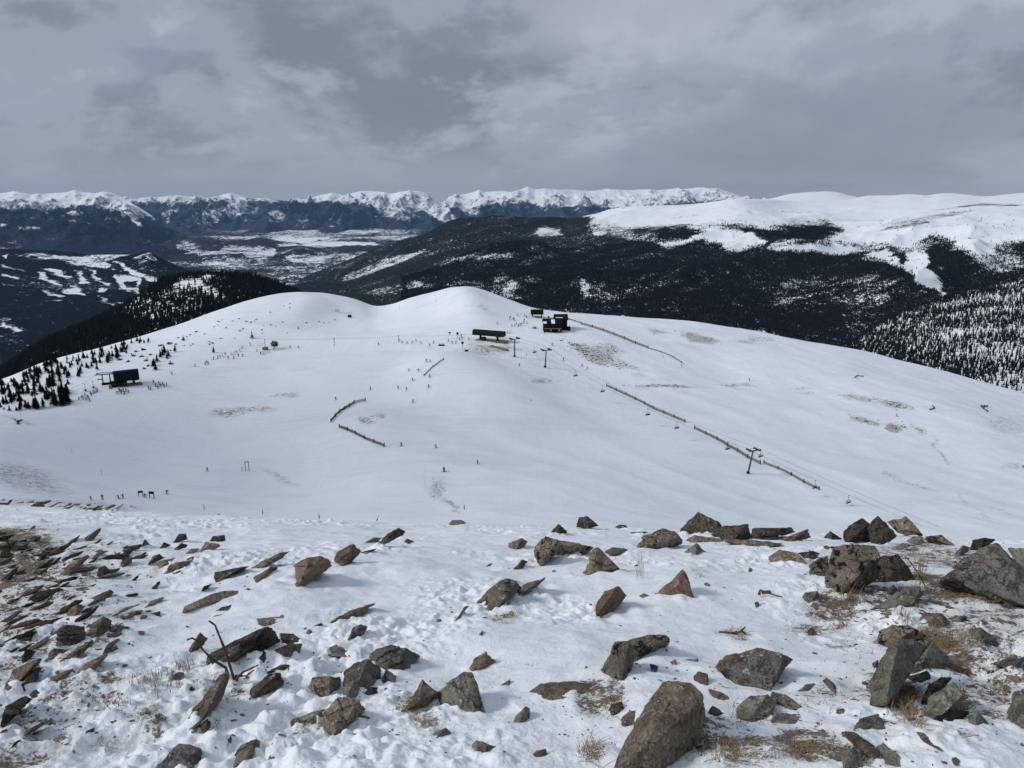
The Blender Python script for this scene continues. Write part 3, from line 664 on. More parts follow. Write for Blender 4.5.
Fr = far_range('far_mountains', fcol, [[(0, 246, 19500)], [(-330, 226, 23000), (150, 234, 22500), (190, 227, 22800), (222, 235, 22300), (262, 226, 22800), (300, 233, 22300), (338, 225, 23000), (372, 232, 22600), (410, 224, 23200), (450, 228, 23000), (600, 222, 23500), (1360, 224, 23500)], [(-330, 211, 27500), (130, 213, 27000), (200, 213, 26500), (330, 212, 27000), (400, 213, 27000), (480, 212, 27500), (600, 210, 28000), (740, 209, 28000), (1360, 211, 28500)], rf, behind(rf, 900, -180), behind(rf, 4000, -900)], [30, 60, 90, 8, 6], 131, 1050, 2600, TL_F, MF, 0, exF)
SKY_E = [(-330, 193, 23500), (-60, 195, 23500), (0, 193.5, 23000), (14, 190.8, 23000), (22, 193, 23000), (30, 195.5, 23000), (45, 194, 23000), (60, 192.5, 23000), (68, 191.5, 23000), (75, 189.6, 23000), (82, 191.5, 23000), (95, 192.5, 22800), (103, 190.8, 22600), (112, 193, 22400), (122, 197, 22000), (132, 203, 21000), (145, 211, 20000), (160, 221, 19000), (185, 236, 18000), (205, 246, 17500), (320, 262, 17000)]
ecol = np.linspace(-330, 320, 720)
re_ = row_lin(SKY_E, ecol)
TL_E = [(-330, 206), (0, 206), (40, 209), (75, 207), (90, 203), (105, 208), (125, 212), (135, 216), (150, 214), (200, 230)]
def exE(S, fo):
    snowy = blobs(S.PX, S.PY, [(128, 206, 12, 9, .8, 35), (124, 213, 4, 5, .5), (136, 221, 10, 2.5, .85, 38), (75, 213, 10, 3, .5), (28, 228, 18, 2.2, .6), (3, 225, 5, 2, .8), (165, 212, 10, 14, .22), (40, 241, 50, 5, .30), (10, 248, 20, 5, .40), (150, 215, 16, 8, .22)])
    return np.clip(fo - snowy, 0, 1)
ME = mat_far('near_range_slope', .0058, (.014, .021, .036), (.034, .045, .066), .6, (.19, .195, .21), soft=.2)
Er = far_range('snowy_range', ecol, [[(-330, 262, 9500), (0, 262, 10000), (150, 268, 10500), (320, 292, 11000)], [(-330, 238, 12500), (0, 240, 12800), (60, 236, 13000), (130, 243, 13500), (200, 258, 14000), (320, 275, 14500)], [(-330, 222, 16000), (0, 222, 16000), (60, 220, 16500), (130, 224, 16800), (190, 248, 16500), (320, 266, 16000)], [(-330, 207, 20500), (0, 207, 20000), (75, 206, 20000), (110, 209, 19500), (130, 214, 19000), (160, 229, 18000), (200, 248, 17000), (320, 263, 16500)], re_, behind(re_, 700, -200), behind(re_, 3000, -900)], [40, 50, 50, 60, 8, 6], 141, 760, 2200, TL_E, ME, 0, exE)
# a pale hill seen beyond the plateau
jc = np.linspace(640, 1360, 300)
rj = row_xyz([(640, 206, 15000), (735, 201.5, 15000), (768, 199, 15000), (785, 195, 15000), (800, 192.8, 15000), (812, 191.8, 15000), (825, 191.3, 15000), (836, 192, 15000), (850, 195.5, 15000), (870, 199, 15000), (1360, 203, 15000)], jc)
J, _ = loft([[(0, 222, 10500)], [(640, 212, 13000), (820, 202, 13000), (1360, 211, 13000)], rj, behind(rj, 500, -60), behind(rj, 3000, -600)], jc, [20, 30, 6, 6])
J.Z += fbm(J.X, J.Y, 900, 4, 151) * 20
J.reproject()
J.build('snow_hill', mat_far('snow_hill_slope', .012, speck=.6), {'forest': np.clip(fbm(J.X, J.Y, 700, 3, 153) * .3 + .1, 0, .3), 'rock': np.clip(fbm(J.X, J.Y, 300, 3, 155), 0, 1) * .4})

# ---- forests: one mass each, thousands of spruces
def forest(name, S, dens, spacing, hrange, label, maxn, tiers=1, ymax=1e9, pxr=(-400, 1500), rk=1.0):
    X, Y, Z = S.X, S.Y, S.Z
    e1 = np.stack([X[:-1, 1:] - X[:-1, :-1], Y[:-1, 1:] - Y[:-1, :-1]], -1); e2 = np.stack([X[1:, :-1] - X[:-1, :-1], Y[1:, :-1] - Y[:-1, :-1]], -1)
    ar = np.abs(e1[..., 0] * e2[..., 1] - e1[..., 1] * e2[..., 0])
    ok = (Y[:-1, :-1] < ymax) & (S.PX[:-1, :-1] > pxr[0]) & (S.PX[:-1, :-1] < pxr[1])
    # facing test: drop the far side of each crest
    ok &= (S.PY[1:, :-1] < S.PY[:-1, :-1] + .3)
    w = (ar * dens[:-1, :-1] * ok).ravel()
    n = int(min(maxn, w.sum() / spacing ** 2))
    idx = rng.choice(len(w), n, p=w / w.sum())
    r, c = np.unravel_index(idx, ar.shape)
    a, b = rng.random(n), rng.random(n)
    def bi(Q): return Q[r, c] * (1 - a) * (1 - b) + Q[r + 1, c] * a * (1 - b) + Q[r, c + 1] * (1 - a) * b + Q[r + 1, c + 1] * a * b
    x, y, z = bi(X), bi(Y), bi(Z)
    h = hrange[0] + (hrange[1] - hrange[0]) * rng.random(n) ** 1.3
    rad = h * rk * (.15 + .10 * rng.random(n))
    k = 5
    ang = np.arange(k) * 2 * math.pi / k
    V = []; Fc = []
    base = 0
    for ti in range(tiers):
        lo = 0 if tiers == 1 else (0.03, .38)[ti]; hi = 1 if tiers == 1 else (.66, 1.0)[ti]; rr = 1.0 if ti == 0 else .68
        ph = rng.random(n)[:, None] * 6.28
        jit = .75 + .5 * rng.random((n, k))
        ring = np.stack([x[:, None] + np.cos(ang + ph) * (rad * rr)[:, None] * jit, y[:, None] + np.sin(ang + ph) * (rad * rr)[:, None] * jit, (z + h * lo)[:, None] + 0 * jit - .2 * h[:, None] * .2 * rng.random((n, k))], -1)
        tip = np.stack([x + .03 * h * rng.standard_normal(n), y + .03 * h * rng.standard_normal(n), z + h * hi], -1)[:, None]
        vv = np.concatenate([ring, tip], 1)
        V.append(vv.reshape(-1, 3))
        st = base + np.arange(n)[:, None] * (k + 1)
        for j in range(k): Fc.append(np.concatenate([st + j, st + (j + 1) % k, st + k], 1))
        base += n * (k + 1)
    me = raw_mesh(name, np.concatenate(V), np.concatenate(Fc), 3)
    o = link(name, me, M['far_forest'], smooth=False)
    tag(o, label, 'forest', kind='stuff')
    print(name, n)
    return o
forest('forest', B, np.clip(treeB * 1.1 - .1, 0, 1) ** 2, 4.6, (5, 12), 'dark spruce forest on the ridge behind the left snow slope', 60000, 2, pxr=(-200, 330))
forest('forest', I, treeI, 4.5, (6, 12.5), 'spruces scattered over the steep snowy flank at the right edge', 70000, 2, rk=.68)
forest('forest', G, np.clip(forG * 1.35 - .3, .03, 1) ** 1.5, 7.6, (8, 14), 'dark conifer forest covering the mountainside beyond the ski slope', 150000, 1, ymax=5600, pxr=(400, 1200))
TERR = [fg, A, B, G, I, C_, D, Fr, Er, J]
# ================================================================== ROCKS
REG = {'a': (0, 500), 'b': (256, 500), 'c': (512, 500), 'd': (768, 500), 'e': (0, 576), 'f': (256, 576), 'g': (512, 576), 'h': (768, 576)}
def parse(reg, s):
    x0, y0 = REG[reg]
    return [(x0 + float(p.split(',')[0]) / 4, y0 + float(p.split(',')[1]) / 4, *[float(q) for q in p.split(',')[2:]]) for p in s.split()]

def noisy(bm, size, seed, amp):
    o = Vector((seed * 3.7, seed * 1.3, seed * 2.1))
    bm.normal_update()
    for v in bm.verts:
        p = v.co / size * 2.2 + o
        k = mnoise.fractal(p, 1.0, 2.0, 4) * amp + (abs(mnoise.noise(p * 2.7)) - .3) * -amp * .8 + mnoise.noise(p * 6.5) * amp * .4 + mnoise.noise(p * 14) * amp * .22
        v.co += v.normal * k * size

def finish_hull(pts, size, seed, cuts, amp=.035, bevel=.013):
    bm = bmesh.new()
    for p in pts: bm.verts.new(p)
    r = bmesh.ops.convex_hull(bm, input=bm.verts)
    dead = [g for g in set(r['geom_interior']) | set(r['geom_unused']) if isinstance(g, bmesh.types.BMVert) and g.is_valid]
    if dead: bmesh.ops.delete(bm, geom=dead, context='VERTS')
    if cuts > 1:
        Rc = random.Random(seed * 37)
        for _ in range(10 if cuts > 2 else 6):
            # chip a corner off with a flat break
            v = Rc.choice(list(bm.verts)).co.copy(); cen = sum((q.co for q in bm.verts), Vector()) / len(bm.verts)
            n = (v - cen).normalized() + Vector((Rc.gauss(0, .35), Rc.gauss(0, .35), Rc.gauss(0, .35))); n.normalize()
            far = max((q.co - cen).dot(n) for q in bm.verts)
            r2 = bmesh.ops.bisect_plane(bm, geom=list(bm.verts) + list(bm.edges) + list(bm.faces), plane_co=cen + n * (far - size * Rc.uniform(.02, .075)), plane_no=n, clear_outer=True)
            es = [e for e in r2['geom_cut'] if isinstance(e, bmesh.types.BMEdge)]
            if es:
                try: bmesh.ops.contextual_create(bm, geom=es)
                except Exception: pass
    bmesh.ops.dissolve_limit(bm, angle_limit=.12, verts=bm.verts, edges=bm.edges)
    if cuts > 1:
        try: bmesh.ops.bevel(bm, geom=list(bm.edges), offset=size * bevel, segments=1, affect='EDGES', clamp_overlap=True)
        except Exception: pass
    bmesh.ops.triangulate(bm, faces=bm.faces)
    for it in range(4 if cuts > 1 else 2):
        lim = size * (.34, .17, .085, .05)[it] if cuts > 1 else size * (.5, .3)[it]
        if cuts > 2: lim *= .8
        es = [e for e in bm.edges if e.calc_length() > lim]
        if not es or len(bm.verts) > 5500: break
        bmesh.ops.subdivide_edges(bm, edges=es, cuts=1)
        bmesh.ops.triangulate(bm, faces=[f for f in bm.faces if len(f.verts) > 3])
    if cuts > 1:
        # split along bedding planes: every layer sits a little in or out of the next
        Rb = random.Random(seed * 91); bed = Vector((Rb.gauss(0, .5), Rb.gauss(0, .5), 1)).normalized(); lay = Rb.uniform(.10, .2) * size
        cen = sum((v.co for v in bm.verts), Vector()) / len(bm.verts)
        for v in bm.verts:
            q = v.co + Vector((mnoise.noise(v.co / size * 3), mnoise.noise(v.co / size * 3 + Vector((9, 0, 0))), 0)) * size * .05
            k = math.floor(q.dot(bed) / lay)
            side = (v.co - cen); side -= bed * side.dot(bed)
            v.co += side * ((mnoise.cell(Vector((k + .5, seed, 2.5))) - .5) * .09)
    noisy(bm, size, seed, amp)
    for f in bm.faces: f.smooth = True
    for e in bm.edges:
        if len(e.link_faces) == 2 and e.calc_face_angle(0) > .36: e.smooth = False
    return bm

def lift(poly, inner, s, bulge_seed, thick=.55, base=None):
    """one convex lump whose seen outline is poly (pixels), standing on the snow where its foot meets it"""
    R = random.Random(bulge_seed)
    xs = [p[0] for p in poly]; ys = [p[1] for p in poly]
    foot = max(poly, key=lambda p: p[1])
    b = base or fg.hit(foot[0], min(foot[1], 800)) or fg.hit(foot[0], foot[1] + 3)
    if b is None: return None
    view = b.normalized()
    wpx = max(xs) - min(xs); hpx = max(ys) - min(ys)
    size = math.sqrt(max(wpx, 4) * max(hpx, 4)) / F * b.y * 1.05
    ax = poly[ys.index(max(ys))]
    lx, rx = poly[xs.index(min(xs))], poly[xs.index(max(xs))]
    pts = []; cen = Vector((0, 0, 0)); fronts = []
    for p in poly:
        dx, dz = ray(p[0], p[1]); d = Vector((float(dx), 1, float(dz)))
        tp = b.dot(view) / d.dot(view)
        g = fg.hit(p[0], p[1]) if p[1] < 800 else None
        t = rx[0] - lx[0]
        mid_y = lx[1] + (rx[1] - lx[1]) * ((p[0] - lx[0]) / t if t else 0)
        low = p[1] >= mid_y - .5
        tg = g.y if g else tp + size
        tg = min(max(tg, tp - .3 * size), tp + 1.2 * size)
        if low: Y = tg - min(.05 * size, .018) if g else tp + .3 * size
        else: Y = tg + (tp - tg) * s
        fronts.append((d, Y)); pts.append(d * Y); cen += d * Y
    cen /= len(pts)
    dc_ = cen / cen.y
    for d, Y in fronts:
        q = d * (Y + thick * size)
        pts.append(q + (dc_ * (q.y) - q) * .22)
    if inner is None:
        inner = []
        cx, cy = sum(xs) / len(xs), sum(ys) / len(ys)
        for _ in range(3):
            inner.append((cx + (R.random() - .5) * wpx * .45, cy + (R.random() - .55) * hpx * .4, .10 + .16 * R.random()))
    Mx = np.array([[1, p[0] - xs[0], p[1] - ys[0]] for p in poly]); cf = np.linalg.lstsq(Mx, np.array([Y for d, Y in fronts]), rcond=None)[0]
    for q in inner:
        dx, dz = ray(q[0], q[1]); d = Vector((float(dx), 1, float(dz)))
        pts.append(d * (float(cf @ [1, q[0] - xs[0], q[1] - ys[0]]) - q[2] * size))
    return pts, size, b

rock_n = 0
LAP = {}
def rock(reg, mat, s, outl, label, inner=None, thick=.55, name='rock', group=None, cat='rock', amp=.030, cuts=None):
    global rock_n
    rock_n += 1
    bmA = None; base = None; tot = 0
    org = None
    for k, o in enumerate(outl.split('|')):
        poly = parse(reg, o)
        inn = parse(reg, inner) if (inner and k == 0) else None
        L = lift(poly, inn, s, rock_n * 10 + k, thick)
        if L is None: print('no ground for', label); return
        pts, size, b = L
        if org is None: org = b.copy()
        px = size / b.y * F
        c = cuts or (3 if px > 45 else 2 if px > 11 else 1)
        bm = finish_hull([p - org for p in pts], size, rock_n + k * .37, c, amp)
        me_t = bpy.data.meshes.new('t'); bm.to_mesh(me_t); bm.free()
        if bmA is None: bmA = bmesh.new()
        bmA.from_mesh(me_t); bpy.data.meshes.remove(me_t)
    me = bpy.data.meshes.new(name); bmA.to_mesh(me); bmA.free()
    o = link(name, me, M[mat]); o.location = org
    tag(o, label, cat, group)
    q0 = [parse(reg, s_) for s_ in outl.split('|')][0]
    LAP[o.name] = (max(p[1] for p in q0) - min(p[1] for p in q0)) / F * org.y
    return o

RK = [
# --- bottom centre
('g', 'tan', .62, "640,418 700,428 768,478 772,560 752,668 690,720 590,800 480,830 365,805 420,700 520,560 600,425", "largest slab, brown with a pale lit left face, bottom middle of the slope", "636,426,.10 618,520,.26 572,610,.32 500,740,.36 700,470,.02"),
('g', 'dark', .5, "726,700 735,680 760,676 775,690 770,715 745,722", "small round stone at the lower right foot of the largest brown slab"),
('g', 'lichen', .6, "410,262 470,262 505,305 490,350 460,405 435,432 400,420 350,390 390,320|445,262 555,234 620,237 640,268 600,292 545,302 488,340 430,330", "dark lichen-covered boulder with an overhanging right horn, above the largest slab"),
('g', 'tan', .35, "65,462 110,428 260,420 345,434 310,456 200,497 160,495 90,478", "long low lens-shaped stone left of the largest slab"),
('g', 'grey', .4, "5,590 10,565 55,518 72,530 70,575 30,590", "small pointed grey stone alone in snow below the lens-shaped stone"),
('g', 'greyrust', .6, "810,372 845,318 905,313 975,287 1100,318 1134,338 1090,375 1060,412 1040,470 1000,450 960,425 945,447 900,440 860,418", "flat grey boulder with a bright orange lower edge", "838,385,.18 940,405,.26 1040,410,.2 975,320,.05"),
('g', 'rust', .5, "725,402 745,380 780,390 792,420 785,450 760,445 730,425", "reddish egg-shaped stone between the largest slab and the orange-edged boulder"),
('g', 'rust', .4, "785,452 830,460 875,490 850,502 800,490", "flat reddish stone touching the egg-shaped one"),
('g', 'grey', .5, "890,570 895,525 950,480 1024,475 1060,500 1050,560 1000,568 945,587", "grey stone wrapped in dry grass below the orange-edged boulder"),
('g', 'tan', .5, "610,350 655,332 668,380 640,372", "thin upright chip right of the dark horned boulder"),
('g', 'grey', .4, "675,334 745,329 752,352 700,350", "flat pale chip right of the thin upright chip"),
('g', 'dark', .5, "550,350 585,360 580,388 558,388", "small dark chip close beside the horned boulder"),
('g', 'dark', .3, "478,490 525,485 525,510 495,520", "dark flat stone just left of the top of the largest slab"),
('g', 'tan', .3, "425,580 470,540 525,535 490,590 450,612 428,605", "straw-brown stone leaning on the left edge of the largest slab"),
('g', 'dark', .3, "385,540 400,510 440,503 448,530 430,550 400,565", "small crusted stone up left of the straw-brown one"),
('g', 'dark', .3, "775,560 800,515 840,540 860,555 820,570", "black splintered stone right of the largest slab"),
# --- centre band
('c', 'rust', .55, "330,470 332,410 365,365 430,342 465,378 432,402 408,432 400,460 350,467", "rounded brown boulder standing upright in the middle of the snow", "400,360,.12 380,420,.25"),
('c', 'grey', .3, "505,387 525,372 560,385 530,395", "small grey hump between the round boulder and the rusty triangle"),
('c', 'rust', .8, "560,385 685,275 705,310 728,392 650,378 595,375", "rusty triangular rock like a shark fin", "670,320,.18 640,360,.16"),
('c', 'tan', .75, "280,302 322,195 345,190 425,270 430,287 380,272 340,287 315,302", "pale brown triangular rock beside the long dark boulder", "335,230,.15 350,270,.2"),
('c', 'grey', .3, "365,208 400,190 455,190 470,200 420,215 390,225", "flat grey stone behind the pale brown triangle"),
('c', 'lichen', .6, "85,215 95,180 135,142 185,160 205,195 160,208 140,235 115,268 100,235|100,188 148,153 280,172 330,190 310,212 270,206 200,202 112,228", "long dark boulder with a drooping left end"),
('c', 'dark', .8, "152,128 188,95 225,130 185,135", "small dark pyramid left of the crest stones"),
('c', 'dark', .8, "255,95 268,70 300,65 350,105 305,118 255,112", "dark hump-backed stone sitting on the snow crest"),
('c', 'dark', .8, "410,108 430,98 455,100 465,112 430,115", "tiny dark stone on the crest right of the hump-backed one"),
('c', 'tan', .8, "15,50 40,40 72,75 30,58", "tiny brown wedge alone on the snow crest"),
('c', 'dark', .6, "222,78 245,70 262,74 240,82", "thin dark flake next to the hump-backed crest stone"),
('c', 'dark', .6, "182,84 200,78 218,84 200,90", "tiny flake left of the thin dark flake on the crest"),
('c', 'tan', .5, "-15,172 40,152 60,166 50,190 20,200 -15,192", "oval brown stone in open snow left of the long dark boulder"),
('c', 'dark', .5, "0,280 40,238 62,245 45,275 10,280", "small tilted stone below the oval brown one"),
('c', 'lichen', .7, "495,190 515,150 560,130 600,115 650,125 682,150 686,172 650,187 600,195 520,196", "broad mottled boulder left of the dark crest pyramid"),
('c', 'dark', .85, "668,135 665,118 690,112 745,50 840,92 842,115 815,137 750,130 700,135", "dark pyramid rock breaking the skyline of the snow crest", "750,80,.15 720,110,.15"),
('c', 'dark', .85, "790,140 850,105 945,97 965,150 880,162", "black block right of the dark crest pyramid"),
('c', 'dark', .8, "950,152 960,115 1024,110 1130,108 1140,126 1090,140 1000,152", "long black block at the right end of the crest wall"),
('c', 'tan', .5, "690,160 730,140 800,150 850,158 840,168 720,172", "left piece of the low stone ledge under the black blocks"),
('c', 'tan', .5, "845,155 900,158 960,162 1024,165 1090,176 1024,190 900,180 845,168", "right piece of the low stone ledge under the black blocks"),
('c', 'grey', .7, "685,210 740,170 775,207 735,222", "small grey pyramid in snow below the stone ledge"),
('c', 'dark', .5, "470,130 540,125 530,135 480,135", "thin black strip of rock left of the dark crest pyramid"),
('c', 'dark', .4, "995,365 1030,360 1040,372 1000,378", "thin dark flake at the edge of the brushy right side"),
('c', 'dark', .4, "970,410 985,405 990,420 975,432", "small black chip below the thin dark flake"),
# --- left centre
('b', 'tan', .7, "770,96 785,80 825,80 842,93 810,101 775,101", "low brown stone alone at the top of the snow field"),
('b', 'dark', .6, "490,172 520,140 570,112 600,125 595,140 550,150 510,178", "dark ramp-shaped rock pointing up right"),
('b', 'tan', .5, "435,170 470,150 505,150 490,165", "thin brown slab touching the dark ramp-shaped rock"),
('b', 'tan', .5, "590,166 605,155 632,165 610,178", "little brown stone right of the dark ramp-shaped rock"),
('b', 'rust', .7, "312,242 325,205 385,175 420,205 390,242 350,270 340,240", "blocky brown boulder behind the big tilted slab", "370,195,.15 345,225,.2"),
('b', 'dark', .4, "415,210 485,192 470,205 430,216", "thin ledge running right from the blocky brown boulder"),
('b', 'rust', .7, "148,262 220,225 265,218 312,262 250,272 200,312 185,350 160,356", "big tilted brown slab with a shaded overhanging lower face", "165,272,.14 255,245,.14 200,290,.2"),
('b', 'tan', .4, "-20,266 100,210 135,205 110,232 20,275 -20,282", "long brown slab pointing up right left of the big tilted slab"),
('b', 'tan', .4, "-10,312 60,265 90,268 50,300 0,336", "second brown slab lying under the long one"),
('b', 'tan', .35, "275,497 380,440 482,413 400,452 370,472 310,491", "blade-like brown slab alone in the open snow"),
('b', 'dark', .35, "215,508 262,492 268,500 230,511", "thin dark flake at the lower end of the blade-like slab"),
('b', 'grey', .6, "362,570 385,510 420,495 450,508 430,540 395,548", "blue-grey pointed stone alone above the grey boulder cluster"),
('b', 'grey', .5, "195,540 210,515 225,525 220,545", "tiny round grey stone below the thin flake"),
('b', 'tan', .4, "795,485 835,425 855,422 840,440", "narrow brown splinter left of the ribbed mound"),
('b', 'lichen', .55, "885,410 925,355 1000,312 1055,325 1062,352 1024,382 960,440 935,450 920,410", "ribbed brown mound half buried in the middle of the snow"),
('c', 'tan', .4, "-10,372 60,330 135,310 100,347 20,386", "flat slab with dry grass right of the ribbed mound"),
('b', 'dark', .4, "890,540 910,520 905,545", "tiny dark splinter below the ribbed mound"),
# --- grey cluster
('f', 'grey', .6, "283,320 290,285 320,275 355,285 370,326 320,319", "squat grey stone above the grey boulder cluster"),
('f', 'grey', .65, "448,322 480,290 540,278 600,290 660,320 635,345 605,382 580,388 500,372 455,337", "flat-topped grey boulder, top right of the grey cluster", "540,300,.1 520,340,.22"),
('f', 'grey', .6, "340,442 350,385 400,345 450,328 502,372 500,422 450,447 400,452", "domed grey boulder in the middle of the grey cluster"),
('f', 'grey', .5, "495,427 520,370 565,400 560,427 520,434", "small smooth grey stone under the flat-topped boulder"),
('f', 'grey', .55, "345,482 360,430 395,415 415,442 410,478 360,492", "pale rounded grey stone at the foot of the domed boulder"),
('f', 'dark', .5, "430,470 435,447 490,440 492,466 450,484", "dark little stone at the right foot of the domed boulder"),
('f', 'tan', .55, "208,447 225,405 300,398 340,405 340,442 290,486 240,481", "brown boulder at the left of the grey cluster"),
('f', 'tan', .6, "255,592 265,545 330,485 420,490 438,532 380,582 320,640 260,607", "cracked brown boulder, lowest of the cluster", "330,530,.2 300,580,.2"),
('f', 'tan', .4, "135,577 180,560 240,540 275,532 255,602 200,606 140,602", "flat brown slab left of the lowest cracked boulder"),
('f', 'tan', .4, "350,597 400,560 470,548 450,592 400,602", "flat brown slab right of the lowest cracked boulder"),
('f', 'pale', .75, "720,472 745,440 830,380 865,382 892,450 922,552 840,563 800,527 740,517", "tall tapering pale brown rock with fine grooves", "800,440,.2 850,480,.2 810,510,.22"),
('f', 'rust', .7, "850,382 870,330 920,302 962,345 900,356 865,387", "dark brown cap stone leaning on the tall tapering rock"),
('f', 'tan', .7, "590,542 665,415 728,462 732,492 670,522 610,547", "shark-tooth rock left of the tall tapering rock", "660,460,.15 650,500,.2"),
('f', 'rust', .55, "-25,452 50,390 100,385 118,432 60,457 0,497 -35,502", "reddish boulder under the thin red strip"),
('f', 'rust', .3, "30,392 100,355 175,345 170,356 100,367 50,396", "thin red strip of rock above the reddish boulder"),
('f', 'dark', .4, "95,492 120,470 165,468 130,489", "small dark wedge between the reddish boulder and grey cluster"),
('f', 'tan', .5, "862,682 880,655 960,683 900,691 882,720", "small brown wedge in trampled snow below the tall tapering rock"),
('f', 'grey', .3, "700,632 760,605 790,630 720,652", "thin grey flake below the shark-tooth rock"),
('f', 'grey', .3, "962,447 1020,410 1015,438", "flat grey chip right of the dark brown cap stone"),
('f', 'tan', .3, "175,380 215,345 262,322 240,350 200,372", "thin brown wedge left of the squat grey stone"),
# --- left middle
('e', 'dark', .6, "812,352 820,325 890,285 1024,232 1085,200 1122,225 1122,262 1030,302 950,352 850,398 830,387", "long crusted brown block behind the dead stems", "832,345,.14 900,310,.12 1000,262,.14"),
('b', 'dark', .5, "95,532 150,535 205,578 150,562 100,577", "dark wedge at the right end of the long crusted block"),
('b', 'tan', .5, "45,642 50,610 130,575 185,572 175,617 100,637", "smooth tan boulder in front of the dark wedge"),
('b', 'tan', .4, "0,475 110,460 108,487 30,510 0,502", "flat slab above the long crusted block"),
('b', 'dark', .4, "-20,652 40,590 52,642 20,657", "small dark stone under the long crusted block"),
('e', 'tan', .6, "748,332 755,290 800,228 832,247 820,272 775,297", "pointed brown stone left of the dead stems"),
('e', 'tan', .35, "755,557 800,500 880,400 925,370 932,402 880,502 830,562 770,642 758,602", "long brown slab running down from the dead stems"),
('e', 'dark', .5, "820,640 795,600 830,570 845,590 838,620", "small clod at the lower end of the long brown slab"),
('e', 'grey', .6, "620,770 690,690 715,665 805,690 812,732 770,777 700,792 620,792", "blue-grey block at the bottom edge left of centre", "715,690,.15 740,740,.2"),
('e', 'grey', .35, "825,687 930,632 947,641 900,692 830,707", "flat grey-green slab right of the blue-grey bottom block"),
('e', 'tan', .35, "925,770 930,730 960,680 1024,650 1060,656 980,722 960,770", "brown slab at the bottom edge right of the grey-green slab"),
('e', 'grey', .4, "890,500 905,487 922,492 915,505", "tiny blue-grey stone right of the long brown slab"),
('e', 'dark', .35, "745,455 765,440 785,455 765,467", "small dark stone in grass left of the long brown slab"),
('e', 'tan', .3, "685,400 715,382 740,388 700,420 675,430", "small brown slab with pale dry grass in front"),
('e', 'tan', .4, "90,642 100,620 170,585 190,588 120,632", "isolated brown flake near the left edge of the lower snow"),
('e', 'dark', .4, "38,697 70,657 82,655 60,680", "thin dark flake just below the isolated brown one"),
('a', 'dark', .6, "848,318 850,290 940,285 965,268 1000,265 960,290 900,312 860,335", "dark ledge with a bright snow cap right of the left scree"),
('a', 'dark', .5, "802,370 820,345 850,335 830,355", "small dark foot stone under the snow-capped ledge"),
('a', 'tan', .3, "714,462 740,430 830,392 895,362 968,356 960,372 890,380 880,398 800,412 730,440", "long curved brown strip of rock in open snow"),
('a', 'dark', .3, "843,455 880,430 948,411 900,436", "short thin strip under the long curved one"),
('a', 'dark', .7, "835,165 850,145 900,140 905,162 870,168", "black lichen cap on top of the upper left rocks"),
('a', 'tan', .65, "795,208 820,168 880,175 882,187 840,202", "brown stone under the black lichen cap"),
('a', 'tan', .55, "740,215 765,195 797,193 780,212", "small brown stone left of the one under the lichen cap"),
('a', 'tan', .4, "650,302 680,255 775,237 720,272 690,282", "flat pale brown slab shaped like an arrowhead"),
('a', 'rust', .65, "585,265 610,225 640,215 662,230 620,247", "dark brown stone behind the arrowhead slab"),
('a', 'tan', .4, "610,272 640,242 705,230 680,252 640,277", "brown slab lying against the stone behind the arrowhead"),
('a', 'dark', .6, "690,172 715,135 745,135 752,157 700,172", "dark knob at the upper edge of the left scree"),
('a', 'dark', .6, "640,192 655,168 685,180 660,193", "small dark stone left of the dark knob"),
('a', 'dark', .5, "695,198 725,172 750,178 745,190 710,200", "flat dark stone below the dark knob"),
('a', 'dark', .6, "488,208 495,188 570,174 562,195 500,211", "long dark block at the top of the left scree"),
('a', 'tan', .7, "565,185 580,155 602,180", "upright brown tooth next to the long dark block"),
('a', 'rust', .55, "475,270 490,235 530,225 527,252 490,273", "brown block below the upright tooth"),
('a', 'dark', .55, "385,305 395,270 420,262 445,285 410,307", "round dark boulder in the middle of the left scree"),
('a', 'tan', .5, "365,236 400,198 432,205 395,227", "dark sloping stone up left of the round dark boulder"),
('a', 'dark', .6, "0,222 5,190 40,193 47,226 20,235", "dark boulder at the left edge with bare soil around it"),
('a', 'dark', .55, "50,206 55,180 122,183 112,197", "flat dark block right of the left edge boulder"),
('a', 'tan', .45, "250,297 270,260 350,218 357,226 300,267 270,302", "long brown slab in the upper left scree"),
# --- big block of the left scree
('e', 'dark', .6, "215,267 225,205 265,195 345,205 342,252 280,292 230,292", "square mossy block, biggest in the left scree"),
('e', 'tan', .5, "345,247 365,190 415,160 452,180 420,237 370,257", "brown boulder right of the square mossy block"),
('e', 'tan', .5, "430,237 425,205 470,195 522,205 480,217 460,242", "pale flat stone at the right end of the scree blocks"),
('e', 'tan', .4, "262,327 300,290 370,255 377,267 330,312 270,337", "long brown slab below the square mossy block"),
('e', 'rust', .45, "180,347 200,300 215,288 277,292 230,332", "rust-brown wedge at the foot of the square mossy block"),
('e', 'tan', .4, "330,127 335,100 440,55 457,65 420,102 350,114", "long brown slab above the square mossy block"),
('e', 'rust', .5, "262,162 280,130 310,110 342,120 300,167", "reddish stone left of the long brown scree slab"),
('e', 'tan', .35, "448,162 500,125 562,112 500,132 465,150", "thin curved slab at the scree edge, left of a pair"),
('e', 'tan', .35, "480,177 520,145 577,133 560,157 500,178", "brown slab below the thin curved one"),
('e', 'tan', .35, "575,132 600,100 662,82 640,107 590,129", "blade-like slab pointing up right beside that pair"),
('e', 'dark', .4, "605,150 640,140 645,165 620,158", "small dark stone below the blade-like scree slab"),
('e', 'tan', .4, "410,292 470,250 482,255 440,292", "thin brown slab low in the left scree"),
('e', 'dark', .4, "408,317 420,290 470,278 477,295 440,305", "dark stone just under the thin brown scree slab"),
('e', 'dark', .5, "340,632 345,620 380,605 378,622", "tiny dark chip beside the lower scree"),
